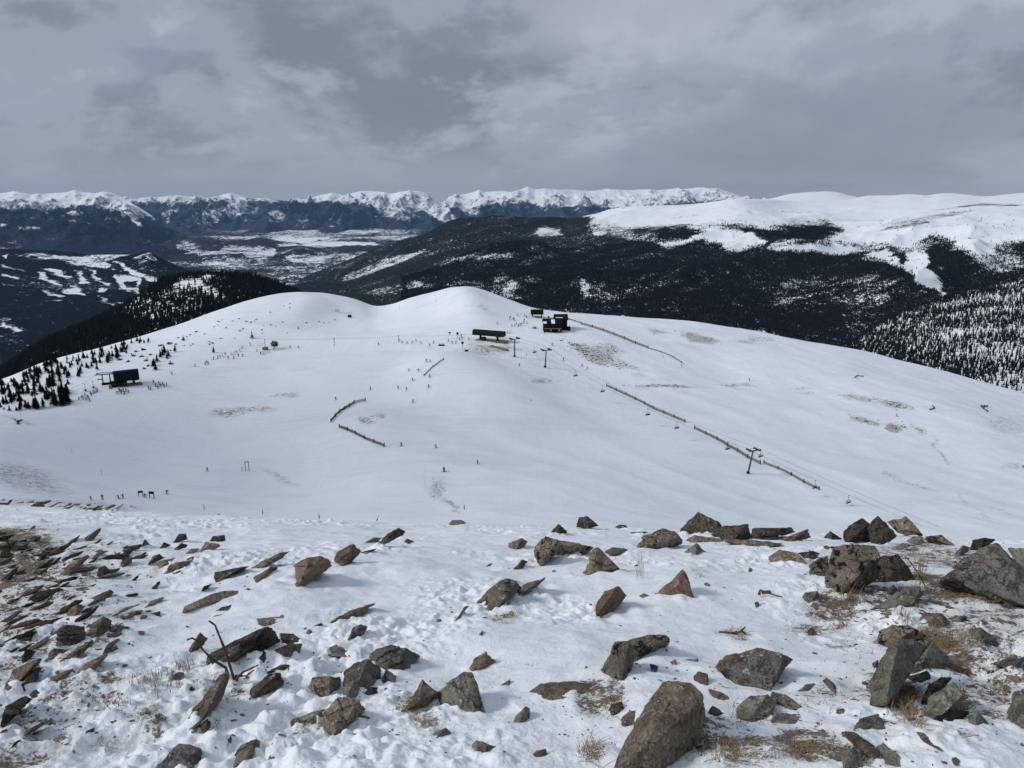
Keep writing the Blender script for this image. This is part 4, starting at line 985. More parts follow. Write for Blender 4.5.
('e', 'tan', .35, "303,400 330,360 425,308 430,317 360,367 320,402", "narrow strip of stone at the right edge of the lower scree"),
('e', 'rust', .45, "180,442 200,405 290,370 302,380 270,417 190,442", "pinkish brown boulder of the lower scree"),
('e', 'dark', .45, "80,347 100,290 150,300 120,332 90,352", "dark brown stone in the lower left scree"),
('e', 'tan', .35, "0,472 60,390 160,330 167,345 90,402 20,482", "long sloping slab along the left edge"),
('e', 'dark', .45, "83,442 90,410 160,370 157,412 95,467", "dark block next to the long sloping slab"),
('e', 'dark', .4, "0,602 20,520 100,480 132,490 50,542 10,607", "dark slab at the left edge, lowest of the scree"),
('e', 'dark', .45, "110,490 130,460 160,450 158,480 125,495", "small dark stone right of the lowest scree slab"),
# --- right
('d', 'lichen', .75, "230,332 235,280 240,220 250,185 300,180 430,180 447,220 452,292 390,347 285,392 232,372", "big blocky pink-brown boulder mottled with black lichen", "262,205,.06 300,215,.16 310,330,.22 400,260,.22 400,205,.1"),
('d', 'lichen', .65, "160,302 165,260 200,235 242,220 242,312 180,312", "dark mottled block leaning on the left of the lichen boulder"),
('d', 'dark', .6, "445,227 520,215 557,260 602,332 470,332 400,337 452,292", "dark sloping rock on the right of the lichen boulder"),
('d', 'tan', .5, "0,227 45,198 120,215 175,265 60,263 5,247", "flat tan slab left of the lichen boulder"),
('d', 'dark', .5, "115,211 180,203 212,215 190,237 150,237", "dark flat stone behind the flat tan slab"),
('d', 'dark', .9, "300,152 310,115 375,72 407,95 422,172 310,173", "left peak of the dark twin rocks on the right crest"),
('d', 'dark', .9, "395,112 437,60 522,140 470,180 410,180", "tall sharp peak of the dark rocks on the right crest"),
('d', 'lichen', .9, "475,87 550,65 600,115 620,144 560,142 520,132", "grey-topped rock right of the sharp crest peak"),
('d', 'dark', .85, "222,149 250,125 298,155 260,164", "small dark wedge left of the twin crest rocks"),
('d', 'tan', .7, "40,165 160,115 172,150 100,167", "tilted tan slab at the end of the crest wall"),
('d', 'pale', .6, "545,166 580,145 622,145 632,175 590,182", "pale block behind the lichen boulder"),
('d', 'lichen', .8, "625,146 700,140 752,185 690,172 640,172", "low mottled rock on the crest right of the pale block"),
('d', 'pale', .5, "490,197 540,170 582,180 530,202", "flat pale slab behind the dark sloping rock"),
('d', 'greyrust', .8, "680,352 690,310 790,225 850,205 915,165 962,225 1024,290 1090,335 1090,445 1000,432 900,392 780,362", "huge grey boulder sloping up at the right edge", "720,320,.14 830,250,.12 930,260,.16 880,340,.22 1000,350,.2"),
('d', 'dark', .85, "800,197 820,160 860,150 912,158 850,207", "black rock behind the top of the huge grey boulder"),
('d', 'pale', .6, "740,222 780,180 807,190 800,207 760,227", "pale wedge left of the black rock"),
('d', 'pale', .8, "955,192 1030,195 1090,220 1090,302 1000,262", "pale block behind the huge grey boulder at the right edge"),
('d', 'grey', .5, "455,382 470,360 505,338 527,370 480,389", "small pointed grey stone in the snow hollow under the dark sloping rock"),
('d', 'grey', .55, "135,397 145,370 200,362 207,380 165,420", "grey stone in grass left of the lichen boulder's foot"),
('d', 'pale', .5, "410,442 520,390 545,350 600,335 617,350 622,375 570,432 520,432 470,425", "long pale slab pointing at the huge grey boulder"),
('d', 'rust', .5, "560,430 575,405 605,402 602,438", "small red-orange stone at the end of the long pale slab"),
('d', 'tan', .4, "430,442 492,440 492,470 440,477", "brown grassy stone below the long pale slab"),
('d', 'lichen', .55, "420,577 450,520 500,500 590,515 632,545 560,562 480,592", "speckled dark boulder behind the big pale slab"),
('h', 'pale', .6, "398,442 440,360 490,260 520,240 640,262 622,305 547,395 540,432 470,542 405,537", "big pale slab standing in the middle of the right side", "500,290,.08 530,380,.2 450,450,.2"),
('h', 'grey', .6, "622,302 662,262 752,350 730,379 650,347 547,397", "shaded grey flank stone joined to the big pale slab"),
('h', 'dark', .4, "550,407 640,378 657,420 600,442", "dark flat stone in the lap of the big pale slab"),
('h', 'dark', .55, "605,522 640,440 700,400 742,405 700,452 625,522", "black leaning slab below the big pale slab"),
('h', 'pale', .55, "625,557 640,490 740,420 790,470 802,532 740,547 670,577", "speckled pale boulder in front of the black leaning slab"),
('h', 'shadow_rock', .4, "655,577 690,540 805,540 790,577 700,593", "black stone at the foot of the speckled pale boulder"),  # shadow below the boulder, put in as a near-black lump
('h', 'grey', .4, "800,562 840,540 892,597 830,602 800,587", "flat grey stone right of the black shadow stone"),
('h', 'grey', .6, "950,562 985,460 1010,450 1060,470 1060,622 990,612", "tall grey ribbed stone at the right edge"),
('h', 'rust', .5, "605,190 620,145 700,150 722,180 700,207 640,192", "rusty block in brown heather right of the long pale slab"),
('h', 'grey', .4, "715,167 790,160 807,185 760,192 720,187", "flat grey stone right of the rusty block"),
('h', 'grey', .5, "805,212 850,205 912,250 907,270 850,277 810,247", "round grey stone in the brown heather"),
('h', 'grey', .45, "900,352 960,325 1024,330 1010,372 960,377", "mossy grey stone near the right edge"),
('h', 'grey', .4, "1000,330 1060,300 1060,370 1010,360", "grey stone cut off by the right edge beside the mossy one"),
('h', 'tan', .4, "940,392 1000,400 1030,432 980,425", "flat brown stone below the mossy grey stone"),
('h', 'grey', .5, "340,612 370,570 440,550 467,590 465,610 400,617", "rounded grey stone below the big pale slab"),
('h', 'tan', .45, "280,642 295,620 350,625 440,690 472,742 420,737 330,682", "long pinkish slab below the rounded grey stone"),
('h', 'grey', .6, "290,702 330,685 385,700 380,770 300,792", "upright grey block at the bottom edge under the pinkish slab"),
('h', 'pale', .4, "420,692 460,665 537,730 530,770 470,762", "pale slab right of the upright grey block"),
('h', 'grey', .5, "205,427 235,405 287,450 270,472 240,452", "hooked grey stone in the snow left of the big pale slab"),
('h', 'grey', .4, "105,470 150,435 187,428 175,462", "flat grey wedge left of the hooked stone"),
('h', 'tan', .4, "0,500 10,460 70,470 152,530 120,547 40,512", "straw-coated brown stone below the orange-edged boulder"),
('h', 'grey', .4, "0,562 30,545 137,555 110,592 10,592", "low grey slab under the straw-coated stone"),
('h', 'tan', .35, "590,622 620,625 712,710 660,682", "thin brown blade of rock near the bottom right"),
('h', 'dark', .35, "415,350 440,335 445,360 425,372", "small dark stone touching the left of the big pale slab"),
('h', 'dark', .35, "335,562 350,555 367,562 350,568", "tiny black chip in the snow left of the big pale slab"),
('h', 'dark', .4, "870,385 900,375 915,395 890,402", "small brown stone between the pale slab and mossy stone"),
('h', 'dark', .4, "150,230 175,205 200,235 170,240", "dark clod in brushy snow below the orange-edged rock"),
]
M['shadow_rock'] = mat_rock('shadow_rock', (.012, .011, .01), (.03, .027, .024), (.02, .018, .016), .05, 0, .3)  # near-black colour standing for the shadow under one boulder
for r in RK:
    rock(*r[:5], inner=r[5] if len(r) > 5 else None)
print('rocks', rock_n)
# wind-packed snow lapping unevenly against the stones, then the sheet itself
Zlap = np.zeros_like(fg.Z)
for o in [o for o in COL.objects if o.name.startswith('rock')]:
    vs = np.array([v.co[:] for v in o.data.vertices]); c = vs.mean(0) + np.array(o.location); half = vs.ptp(0)[:2].max() / 2 if hasattr(vs, 'ptp') else (vs.max(0) - vs.min(0))[:2].max() / 2
    r_ = min(half, .6)
    i0, i1 = np.searchsorted(fy, [c[1] - 3 * r_, c[1] + 3 * r_])
    if i1 <= i0: continue
    sx, sy_ = fg.X[i0:i1] - c[0], fg.Y[i0:i1] - c[1]
    fall_ = np.exp(-(sx * sx + sy_ * sy_) / (2 * (r_ * 1.05) ** 2))
    nz = np.clip(perlin(fg.X[i0:i1] / max(r_ * .6, .05), fg.Y[i0:i1] / max(r_ * .6, .05), 301) * 1.1 + .40, -.2, 1)
    Zlap[i0:i1] = np.maximum(Zlap[i0:i1], fall_ * nz * min(r_ * .3, LAP.get(o.name, .05) * .15))
fg.Z = fg.Z + Zlap; fg.reproject()
fg.build('snow_ground', M['snow_near'], {'cover': np.clip(cover, 0, 1)})

# ---- smaller slabs of the left scree: individuals made from a few shapes, laid along the wind-worn grain
def proto_rock(seed, flat, mat, cuts=2):
    R = random.Random(seed)
    pts = []
    for k in range(16):
        v = Vector((R.gauss(0, 1), R.gauss(0, 1), R.gauss(0, 1))).normalized()
        pts.append(Vector((v.x * (1.35 + .45 * R.random()), v.y * (.42 + .2 * R.random()), v.z * flat)))
    bm = finish_hull(pts, 1.0, seed, cuts, .05)
    me = bpy.data.meshes.new('rock'); bm.to_mesh(me); bm.free()
    me.materials.append(M[mat])
    return me
PR = [proto_rock(200 + k, .26 + .10 * (k % 3), ('tan', 'dark', 'tan', 'rust', 'dark', 'grey', 'tan')[k % 7]) for k in range(14)]
def strew(n, area, size, label, group, meshes, grain, seed, surf=fg, tilt=.35, weight=None):
    R = random.Random(seed)
    xs = [p[0] for p in area]; ys = [p[1] for p in area]
    k = 0; tries = 0
    while k < n and tries < n * 40:
        tries += 1
        px, py = R.uniform(min(xs), max(xs)), R.uniform(min(ys), max(ys))
        if polymask(np.array([px]), np.array([py]), area, .01)[0] < .5: continue
        if weight and R.random() > weight(px, py): continue
        p = surf.hit(px, py)
        if not p: continue
        o = link('rock', R.choice(meshes))
        s = (size[0] + (size[1] - size[0]) * R.random() ** 2)
        o.location = p + Vector((0, 0, s * .02))
        o.scale = (s, s * R.uniform(.6, 1), s * R.uniform(.7, 1.1))
        o.rotation_euler = (R.uniform(-tilt, tilt) - .3, R.uniform(-tilt, tilt) - .15, grain + R.gauss(0, .16))
        tag(o, label, 'rock', group)
        k += 1
strew(30, [(0, 532), (40, 540), (62, 556), (50, 580), (0, 585)], (.04, .14), 'small brown stone in the bare soil patch at the left edge', 'stones in the bare soil at the left edge', PR, .9, 1)
strew(34, [(30, 548), (110, 535), (135, 555), (100, 590), (40, 600)], (.04, .145), 'small brown stone in the upper part of the left scree', 'stones of the upper left scree', PR, .95, 2)
strew(26, [(0, 590), (60, 585), (110, 600), (70, 640), (0, 660)], (.03, .10), 'small brown stone in the lower part of the left scree', 'stones of the lower left scree', PR, .95, 3)
strew(12, [(120, 540), (215, 545), (180, 580), (120, 600)], (.04, .10), 'little dark stone in snow just right of the left scree', 'stones right of the left scree', PR, 1.0, 4)
strew(52, [(0, 499), (60, 501), (140, 507), (120, 511), (90, 513), (60, 508), (0, 505)], (.28, 1.0), 'dark stone in the narrow rock band beyond the left snow shoulder', 'stones of the far rock band', PR, .8, 5, A, .4)
# pebbles and chips nobody would count
def gravel(lst, seed):
    R = np.random.default_rng(seed); V = []; Fa = []; n = 0
    ico = bmesh.new(); bmesh.ops.create_icosphere(ico, subdivisions=1, radius=1)
    iv = np.array([v.co[:] for v in ico.verts]); ifc = np.array([[v.index for v in f.verts] for f in ico.faces]); ico.free()
    for (cx, cy, rx, ry, cnt, s0, s1) in lst:
        for _ in range(cnt):
            px, py = cx + R.normal() * rx * .6, cy + R.normal() * ry * .6
            if R.random() < .35 or mnoise.noise(Vector((px * .06, py * .1, 3))) < -.05: continue
            if py > 790 or py < 515: continue
            p = fg.hit(px, py)
            if not p: continue
            s = (s0 + (s1 - s0) * R.random() ** 3) * .72
            sc = s * (.35 + .95 * R.random(3)) * np.array([1.5, .9, .5])
            q = iv * sc * (.75 + .5 * R.random((len(iv), 1)))
            a = R.random() * 6.28; c_, s_ = math.cos(a), math.sin(a)
            q = np.stack([q[:, 0] * c_ - q[:, 1] * s_, q[:, 0] * s_ + q[:, 1] * c_, q[:, 2]], 1) + np.array(p)
            V.append(q); Fa.append(ifc + n); n += len(q)
    # chips lying about the foot of every larger stone
    for rk in [q for q in COL.objects if q.name.startswith('rock')]:
        if rk.name not in LAP: continue
        h_ = LAP[rk.name]
        for _ in range(int(R.integers(2, 9))):
            x_, y_ = rk.location.x + R.normal() * h_ * 1.1, rk.location.y + R.normal() * h_ * .9 - h_ * .2
            if y_ < 2.5: continue
            i_ = int(np.clip(np.searchsorted(fy, y_), 1, len(fy) - 1)); j_ = int(np.argmin(np.abs(fg.X[i_] - x_))); p = Vector((fg.X[i_, j_], fg.Y[i_, j_], fg.Z[i_, j_]))
            s = h_ * (.02 + .10 * R.random() ** 2.5); sc = s * (.35 + .95 * R.random(3)) * np.array([1.5, .9, .5]); q = iv * sc * (.7 + .6 * R.random((len(iv), 1)))
            a = R.random() * 6.28; c_, s_ = math.cos(a), math.sin(a)
            V.append(np.stack([q[:, 0] * c_ - q[:, 1] * s_, q[:, 0] * s_ + q[:, 1] * c_, q[:, 2]], 1) + np.array(p)); Fa.append(ifc + n); n += len(q)
    o = link('gravel', raw_mesh('gravel', np.concatenate(V), np.concatenate(Fa), 3), M['tan'], smooth=False)
    tag(o, 'loose chips and pebbles scattered over the snow and bare soil', 'gravel', kind='stuff')
gravel([(930, 600, 90, 30, 260, .01, .055), (900, 560, 80, 16, 150, .015, .07), (960, 690, 60, 50, 160, .008, .035), (860, 660, 60, 40, 130, .006, .026), (760, 545, 80, 10, 60, .015, .06), (360, 680, 80, 50, 110, .006, .025), (230, 680, 60, 40, 80, .006, .025), (640, 690, 60, 50, 120, .005, .022), (30, 580, 80, 44, 260, .015, .06), (110, 560, 70, 30, 90, .015, .05), (40, 660, 60, 24, 90, .012, .04), (20, 570, 60, 40, 260, .015, .07), (80, 610, 70, 40, 160, .01, .05), (70, 720, 80, 26, 160, .006, .02), (930, 650, 70, 40, 260, .006, .028), (960, 600, 60, 20, 120, .008, .03), (820, 740, 70, 30, 160, .004, .016), (690, 740, 50, 30, 130, .004, .014),
    (420, 715, 60, 30, 110, .004, .014), (580, 710, 40, 40, 120, .004, .014), (840, 620, 60, 25, 140, .005, .02), (512, 700, 400, 60, 260, .003, .011), (250, 650, 150, 60, 90, .004, .014), (900, 560, 60, 14, 80, .01, .04), (760, 650, 80, 40, 90, .004, .016), (990, 720, 40, 40, 90, .004, .016)], 5)
# dry grass
def grass(lst, seed):
    R = np.random.default_rng(seed); V = []; Fa = []; n = 0
    for (cx, cy, rx, ry, cnt, h0, h1, lean) in lst:
        for _ in range(cnt):
            px, py = cx + R.normal() * rx * .5, cy + R.normal() * ry * .5
            if py > 800: continue
            p = fg.hit(px, py)
            if not p: continue
            h = h0 + (h1 - h0) * R.random(); w = .0011 + .0012 * R.random() + p.y * .00012
            a = R.random() * 6.28; l = lean * (.3 + R.random()); dx, dy = math.cos(a) * l * h, math.sin(a) * l * h
            sx, sy = w * math.cos(a + 1.57), w * math.sin(a + 1.57)
            for t in (0, .35, .7, 1):
                b = t * t; ww = 1 - .8 * t
                for sg in (-1, 1): V.append((p.x + dx * b + sx * sg * ww, p.y + dy * b + sy * sg * ww + .0006 * sg, p.z - .01 + h * t * (1 - .35 * lean * t)))
            for t in range(3): Fa.append((n + 2 * t, n + 2 * t + 1, n + 2 * t + 3, n + 2 * t + 2))
            n += 8
    o = link('dry_grass', raw_mesh('dry_grass', V, Fa, 4), M['straw'], smooth=False)
    tag(o, 'bleached dry grass poking through the snow between the rocks', 'dry grass', kind='stuff')
grass([(160, 682, 30, 14, 150, .03, .09, .5), (115, 705, 16, 8, 50, .03, .07, .5), (182, 668, 14, 6, 50, .04, .10, .4), (150, 715, 10, 10, 60, .03, .06, .9), (105, 745, 14, 8, 60, .02, .05, 1), (212, 725, 14, 10, 50, .02, .05, 1), (640, 576, 6, 3, 14, .15, .4, .3), (600, 522, 14, 4, 30, .15, .45, .35), (604, 560, 10, 4, 26, .05, .12, .8),
    (900, 700, 20, 14, 420, .03, .08, 1.1), (908, 715, 14, 10, 140, .03, .07, 1.1), (950, 645, 34, 18, 420, .03, .09, 1.2), (935, 630, 20, 10, 160, .03, .09, 1.2), (965, 640, 20, 10, 90, .04, .10, 1), (905, 618, 8, 8, 60, .04, .12, .5), (918, 724, 8, 5, 50, .02, .05, 1), (960, 690, 50, 30, 160, .02, .05, 1.2), (880, 640, 50, 30, 160, .02, .05, 1.2), (920, 560, 60, 10, 120, .04, .12, .9), (820, 700, 30, 14, 90, .02, .05, 1.2), (800, 750, 24, 8, 240, .02, .06, 1.2), (830, 745, 16, 8, 70, .02, .05, 1),
    (735, 755, 40, 10, 280, .02, .06, 1.2), (720, 745, 14, 8, 120, .02, .05, 1.2), (745, 715, 14, 10, 90, .03, .09, 1.0), (590, 752, 14, 16, 170, .02, .07, 1), (612, 705, 10, 12, 120, .03, .07, 1), (410, 706, 16, 10, 130, .02, .05, 1), (424, 722, 10, 8, 90, .02, .05, 1), (770, 717, 20, 10, 60, .02, .06, 1), (500, 618, 10, 6, 40, .03, .07, 1), (510, 616, 10, 5, 40, .03, .07, 1),
    (833, 605, 16, 6, 150, .03, .08, 1.1), (850, 600, 8, 5, 50, .05, .2, .5), (812, 632, 10, 6, 90, .03, .07, 1.1), (840, 627, 14, 6, 90, .03, .07, 1.1), (815, 615, 12, 5, 70, .03, .07, 1.1), (920, 590, 40, 8, 200, .03, .09, 1.1), (970, 597, 40, 10, 200, .03, .09, 1.1), (1000, 690, 14, 8, 80, .02, .06, 1), (918, 575, 5, 12, 26, .15, .5, .3), (700, 577, 6, 3, 30, .03, .07, 1), (736, 633, 14, 5, 70, .03, .07, 1.2), (855, 762, 16, 5, 90, .02, .05, 1)], 9)
# dead stems
def tube(pts, r0, r1, seg=6, jitter=0.0, seed=0):
    R = random.Random(seed); bm = bmesh.new(); rings = []
    n = len(pts)
    for i, p in enumerate(pts):
        p = Vector(p)
        t = (Vector(pts[min(i + 1, n - 1)]) - Vector(pts[max(i - 1, 0)])).normalized()
        a = t.orthogonal().normalized(); b = t.cross(a)
        r = (r0 + (r1 - r0) * i / max(n - 1, 1)) * (1 + jitter * (R.random() - .5))
        rings.append([bm.verts.new(p + (a * math.cos(k * 2 * math.pi / seg) + b * math.sin(k * 2 * math.pi / seg)) * r) for k in range(seg)])
    for i in range(n - 1):
        A0, B0 = rings[i], rings[i + 1]
        off = min(range(seg), key=lambda o_: sum((A0[k].co - B0[(k + o_) % seg].co).length for k in range(seg)))
        for k in range(seg): bm.faces.new((A0[k], A0[(k + 1) % seg], B0[(k + 1 + off) % seg], B0[(k + off) % seg]))
    bm.faces.new(rings[0][::-1]); bm.faces.new(rings[-1])
    bmesh.ops.recalc_face_normals(bm, faces=bm.faces)
    me = bpy.data.meshes.new('tube'); bm.to_mesh(me); bm.free()
    for f in me.polygons: f.use_smooth = True
    return me
def at_depth(px, py, Y):
    dx, dz = ray(px, py); return Vector((float(dx) * Y, Y, float(dz) * Y))
def stems(label, foot, chains, rad):
    b = fg.hit(*foot)
    root = empty('dead_shrub', b); tag(root, label, 'dead shrub')
    for i, ch in enumerate(chains):
        pts = []
        for k, q in enumerate(ch):
            p = at_depth(q[0], q[1], b.y - .02 * k + (q[2] if len(q) > 2 else 0)) - b
            pts.append(p)
        if i == 0 or True: pts.insert(0, pts[0] + Vector((0, .01, -.05)))
        fine_ = []
        for a_, b_ in zip(pts[:-1], pts[1:]):
            for t in (0, .33, .66): fine_.append(a_.lerp(b_, t))
        fine_.append(pts[-1])
        link('stem', tube(fine_, rad, rad * .45, 7, .5, i), M['stem'], root)
stems('two bare brown stems standing up from the dead shrub by the long crusted block', (233, 679), [[(234, 679), (230, 666), (225, 650), (219, 635), (215, 625), (209, 621)], [(226, 668), (213, 660), (203, 650), (196, 640), (192, 638), (187, 640)], [(235, 680), (243, 672), (252, 668), (258, 665)], [(236, 676), (246, 676), (254, 670)]], .009)
stems('thin dark twig sticking out of the snow at the left edge near the soil patch', (10, 548), [[(11, 547), (7, 541), (2, 536), (-3, 532)]], .012)
stems('forked brown twig lying over the brushy snow above the orange-edged boulder', (734, 634), [[(720, 632), (730, 633), (740, 632), (745, 627)], [(733, 634), (742, 631), (748, 636)]], .012)
stems('thin dry stalk leaning over the dark sloping rock on the right', (925, 588), [[(926, 588), (920, 576), (913, 566), (907, 558)]], .007)
stems('pair of thin dark sticks lying on snow left of the grey stone in grass', (774, 596), [[(760, 590), (768, 593), (782, 597)], [(758, 597), (770, 600)]], .012)
# ================================================================== LIFTS, LODGE, FENCES, SIGNS
class MB:
    def __init__(s): s.bm = bmesh.new()
    def box(s, cx, cy, cz, sx, sy, sz, rot=(0, 0, 0), bev=0.0):
        r = bmesh.ops.create_cube(s.bm, size=1)
        m = Matrix.Translation((cx, cy, cz)) @ Matrix.Rotation(rot[2], 4, 'Z') @ Matrix.Rotation(rot[1], 4, 'Y') @ Matrix.Rotation(rot[0], 4, 'X') @ Matrix.Diagonal((sx, sy, sz, 1))
        bmesh.ops.transform(s.bm, matrix=m, verts=r['verts'])
        if bev:
            es = list({e for v in r['verts'] for e in v.link_edges})
            bmesh.ops.bevel(s.bm, geom=es, offset=bev, segments=2, affect='EDGES')
        return s
    def rod(s, a, b, r0, r1=None, seg=8):
        a, b = Vector(a), Vector(b); d = b - a
        m = Matrix.Translation((a + b) / 2) @ d.to_track_quat('Z', 'Y').to_matrix().to_4x4()
        bmesh.ops.create_cone(s.bm, cap_ends=True, segments=seg, radius1=r0, radius2=r1 if r1 is not None else r0, depth=d.length, matrix=m)
        return s
    def prism(s, prof, x0, x1, cap=True):
        """profile (y, z) swept along x"""
        A_ = [s.bm.verts.new((x0, y, z)) for y, z in prof]; B_ = [s.bm.verts.new((x1, y, z)) for y, z in prof]
        n = len(prof)
        for i in range(n): s.bm.faces.new((A_[i], A_[(i + 1) % n], B_[(i + 1) % n], B_[i]))
        if cap: s.bm.faces.new(A_[::-1]); s.bm.faces.new(B_)
        return s
    def build(s, name, mat, parent=None):
        bmesh.ops.recalc_face_normals(s.bm, faces=s.bm.faces)
        me = bpy.data.meshes.new(name); s.bm.to_mesh(me); s.bm.free()
        return link(name, me, M[mat] if isinstance(mat, str) else mat, parent)

def on(px, py): 
    p = A.hit(px, py)
    if p is None: print('miss', px, py); p = at_depth(px, py, 450)
    return p
def ground_z(x, y):
    px = 512 + F * x / (y * CT + .2 * y * ST)
    for _ in range(3):
        j = np.interp(px, A.cols, np.arange(len(A.cols))); a = int(min(j, len(A.cols) - 2)); t = j - a
        yy = A.Y[:, a] * (1 - t) + A.Y[:, a + 1] * t; zz = A.Z[:, a] * (1 - t) + A.Z[:, a + 1] * t
        z = np.interp(y, yy, zz); px = float(project(x, y, z)[0])
    return float(z)
def arc(w, h, n=9, z0=0.0, flat=.35):
    """barrel roof profile"""
    pts = [(-w / 2, z0)]
    for k in range(n + 1):
        a = math.pi * (1 - k / n)
        pts.append((w / 2 * math.copysign(abs(math.cos(a)) ** .6, math.cos(a)), z0 + h * (flat + (1 - flat) * math.sin(a) ** .7)))
    pts.append((w / 2, z0))
    return pts

# ---- upper chairlift on the saddle
LB = on(489, 340.5)
T1, T2, T3 = on(514.5, 356.8), on(545, 367.5), on(748, 473.5)
ldir = Vector((T2.x - LB.x, T2.y - LB.y, 0)).normalized()
lrz = math.atan2(ldir.y, ldir.x)
def lift_terminal(p, rz, L_, W_, H_, lab, mats=('green', 'darkwood', 'black'), leg=3.4, deck=True, cat='lift terminal'):
    t = empty('lift_terminal', p, rz); tag(t, lab, cat)
    MB().prism(arc(W_, H_, 12, leg, .22), -L_ / 2, L_ / 2).build('roof_shell', mats[0], t)
    MB().box(-L_ / 2 - .06, 0, leg + H_ * .5, .1, W_ * .8, H_ * .55).build('end_panel', mats[2], t)
    for x in (-L_ * .28, L_ * .28):
        MB().box(x, 0, leg / 2 - .3, 1.1, 1.3, leg + .55).build('support_column', mats[1], t)
    MB().rod((L_ * .32, 0, leg - .5), (L_ * .32, 0, leg - .05), 2.0, 2.0, 20).build('bullwheel', 'steel', t)
    MB().box(0, 0, leg - .15, L_ * .9, .5, .28).build('truss_beam', 'steel', t)
    b = MB().box(-L_ * .12, -W_ * .45, 1.3, 2.6, 2.0, 2.6, bev=.06).build('operator_booth', mats[1], t)
    MB().box(-L_ * .12, -W_ * .45 - 1.02, 1.7, 1.7, .05, .9).build('window', 'glass', b)
    if deck: MB().box(L_ * .1, -.2, .05, L_ * 1.0, W_ * 1.15, .35).build('deck', 'wood', t)
    return t
lift_terminal(LB + Vector((0, 0, .1)), -.42, 23, 5.2, 3.6, 'long dark barrel-roofed lift terminal on the saddle right of centre')
MB_ = None
def ramp(a, b, w, lab):
    a, b = Vector(a), Vector(b); d = b - a
    m = MB(); m.box(0, 0, 0, d.length, w, .5, (0, math.atan2(-d.z, math.hypot(d.x, d.y)), math.atan2(d.y, d.x)))
    for k in (-1, 1): m.box(0, 0, .3, d.length, .15, .2, (0, math.atan2(-d.z, math.hypot(d.x, d.y)), math.atan2(d.y, d.x)))
    o = m.build('unloading_ramp', 'wood'); o.location = (a + b) / 2 + Vector((0, 0, .25)); tag(o, lab, 'ramp')
ramp(on(491, 346), on(508, 351), 2.6, 'bare brown wooden unloading ramp slanting below the long dark terminal')

def tower(p, h, rz, lab, lean=0.0):
    t = empty('lift_tower', p, rz); t.rotation_euler = (Matrix.Rotation(lean, 3, 'Y') @ Matrix.Rotation(rz, 3, 'Z')).to_euler(); tag(t, lab, 'lift tower', 'steel towers of the chairlift')
    MB().rod((0, 0, -1), (0, 0, h), .42, .30, 12).build('pole', 'steel', t)
    MB().box(0, 0, .35, 1.1, 1.1, 1.5, bev=.08).build('footing', 'black', t)
    MB().box(0, 0, h, .45, 6.2, .45).build('crossarm', 'steel', t)
    for s_ in (-1, 1):
        a = MB().box(0, s_ * 2.8, h + .35, 4.2, .35, .5, bev=.05).build('sheave_train', 'steel', t)
        w = MB()
        for k in range(4): w.rod((-1.6 + k * 1.07, s_ * 2.8 - .25, h + .7), (-1.6 + k * 1.07, s_ * 2.8 + .25, h + .7), .34, .34, 10)
        w.build('sheave', 'black', a)
        MB().box(0, s_ * 2.0, h + 1.0, .12, .12, 1.5).build('lifting_frame', 'steel', t)
    l = MB()
    for k in range(int(h / .6)): l.box(.48, 0, 1.2 + k * .6, .06, .5, .05)
    l.box(.48, .24, h / 2 + .5, .05, .05, h - 1).box(.48, -.24, h / 2 + .5, .05, .05, h - 1)
    l.build('ladder', 'steel', t)
    return t
tops = []
for p, h, lean, lab in ((T1, 11.5, 0, 'slim steel lift tower beside the long dark terminal'), (T2, 11.0, .05, 'steel lift tower second from the terminal, standing alone on the slope'), (T3, 11.5, .14, 'steel lift tower beside the long slatted fence, far down the slope')):
    tower(p, h, math.atan2((T3 - T2).y, (T3 - T2).x), lab, lean); tops.append(p + Matrix.Rotation(lean, 3, 'Y') @ Vector((0, 0, h + 1.05)))
far_dir = (T3 - T2); far_dir.z = 0; far_dir.normalize()
E0 = at_depth(1120, 597, 262)
perp = Vector((-far_dir.y, far_dir.x, 0)) * 2.8
def sag(a, b, s_, n=24):
    return [a.lerp(b, k / n) + Vector((0, 0, -4 * s_ * (k / n) * (1 - k / n))) for k in range(n + 1)]
ropes = {}
for sg, nm in ((-1, 'near'), (1, 'far')):
    pts = sag(LB + Vector((4, 0, 4.2)) + perp * sg * .7, tops[0] + perp * sg, .3, 6)[:-1] + sag(tops[0] + perp * sg, tops[1] + perp * sg, .3, 8)[:-1] + sag(tops[1] + perp * sg, tops[2] + perp * sg, 4.5, 40)[:-1] + sag(tops[2] + perp * sg, E0 + perp * sg, 2.5, 24)
    ropes[sg] = pts
    o = link('haul_rope', tube(pts, .055, .055, 6), M['steel'])
    tag(o, f'{"nearer" if sg < 0 else "farther"} of the two thin cables of the chairlift running down the right slope', 'lift cable', 'cables of the chairlift')
def rope_at(pts, px):
    for a, b in zip(pts[:-1], pts[1:]):
        pa, pb = float(project(*a)[0]), float(project(*b)[0])
        if pa <= px < pb: return a.lerp(b, (px - pa) / (pb - pa))
    return pts[-1]
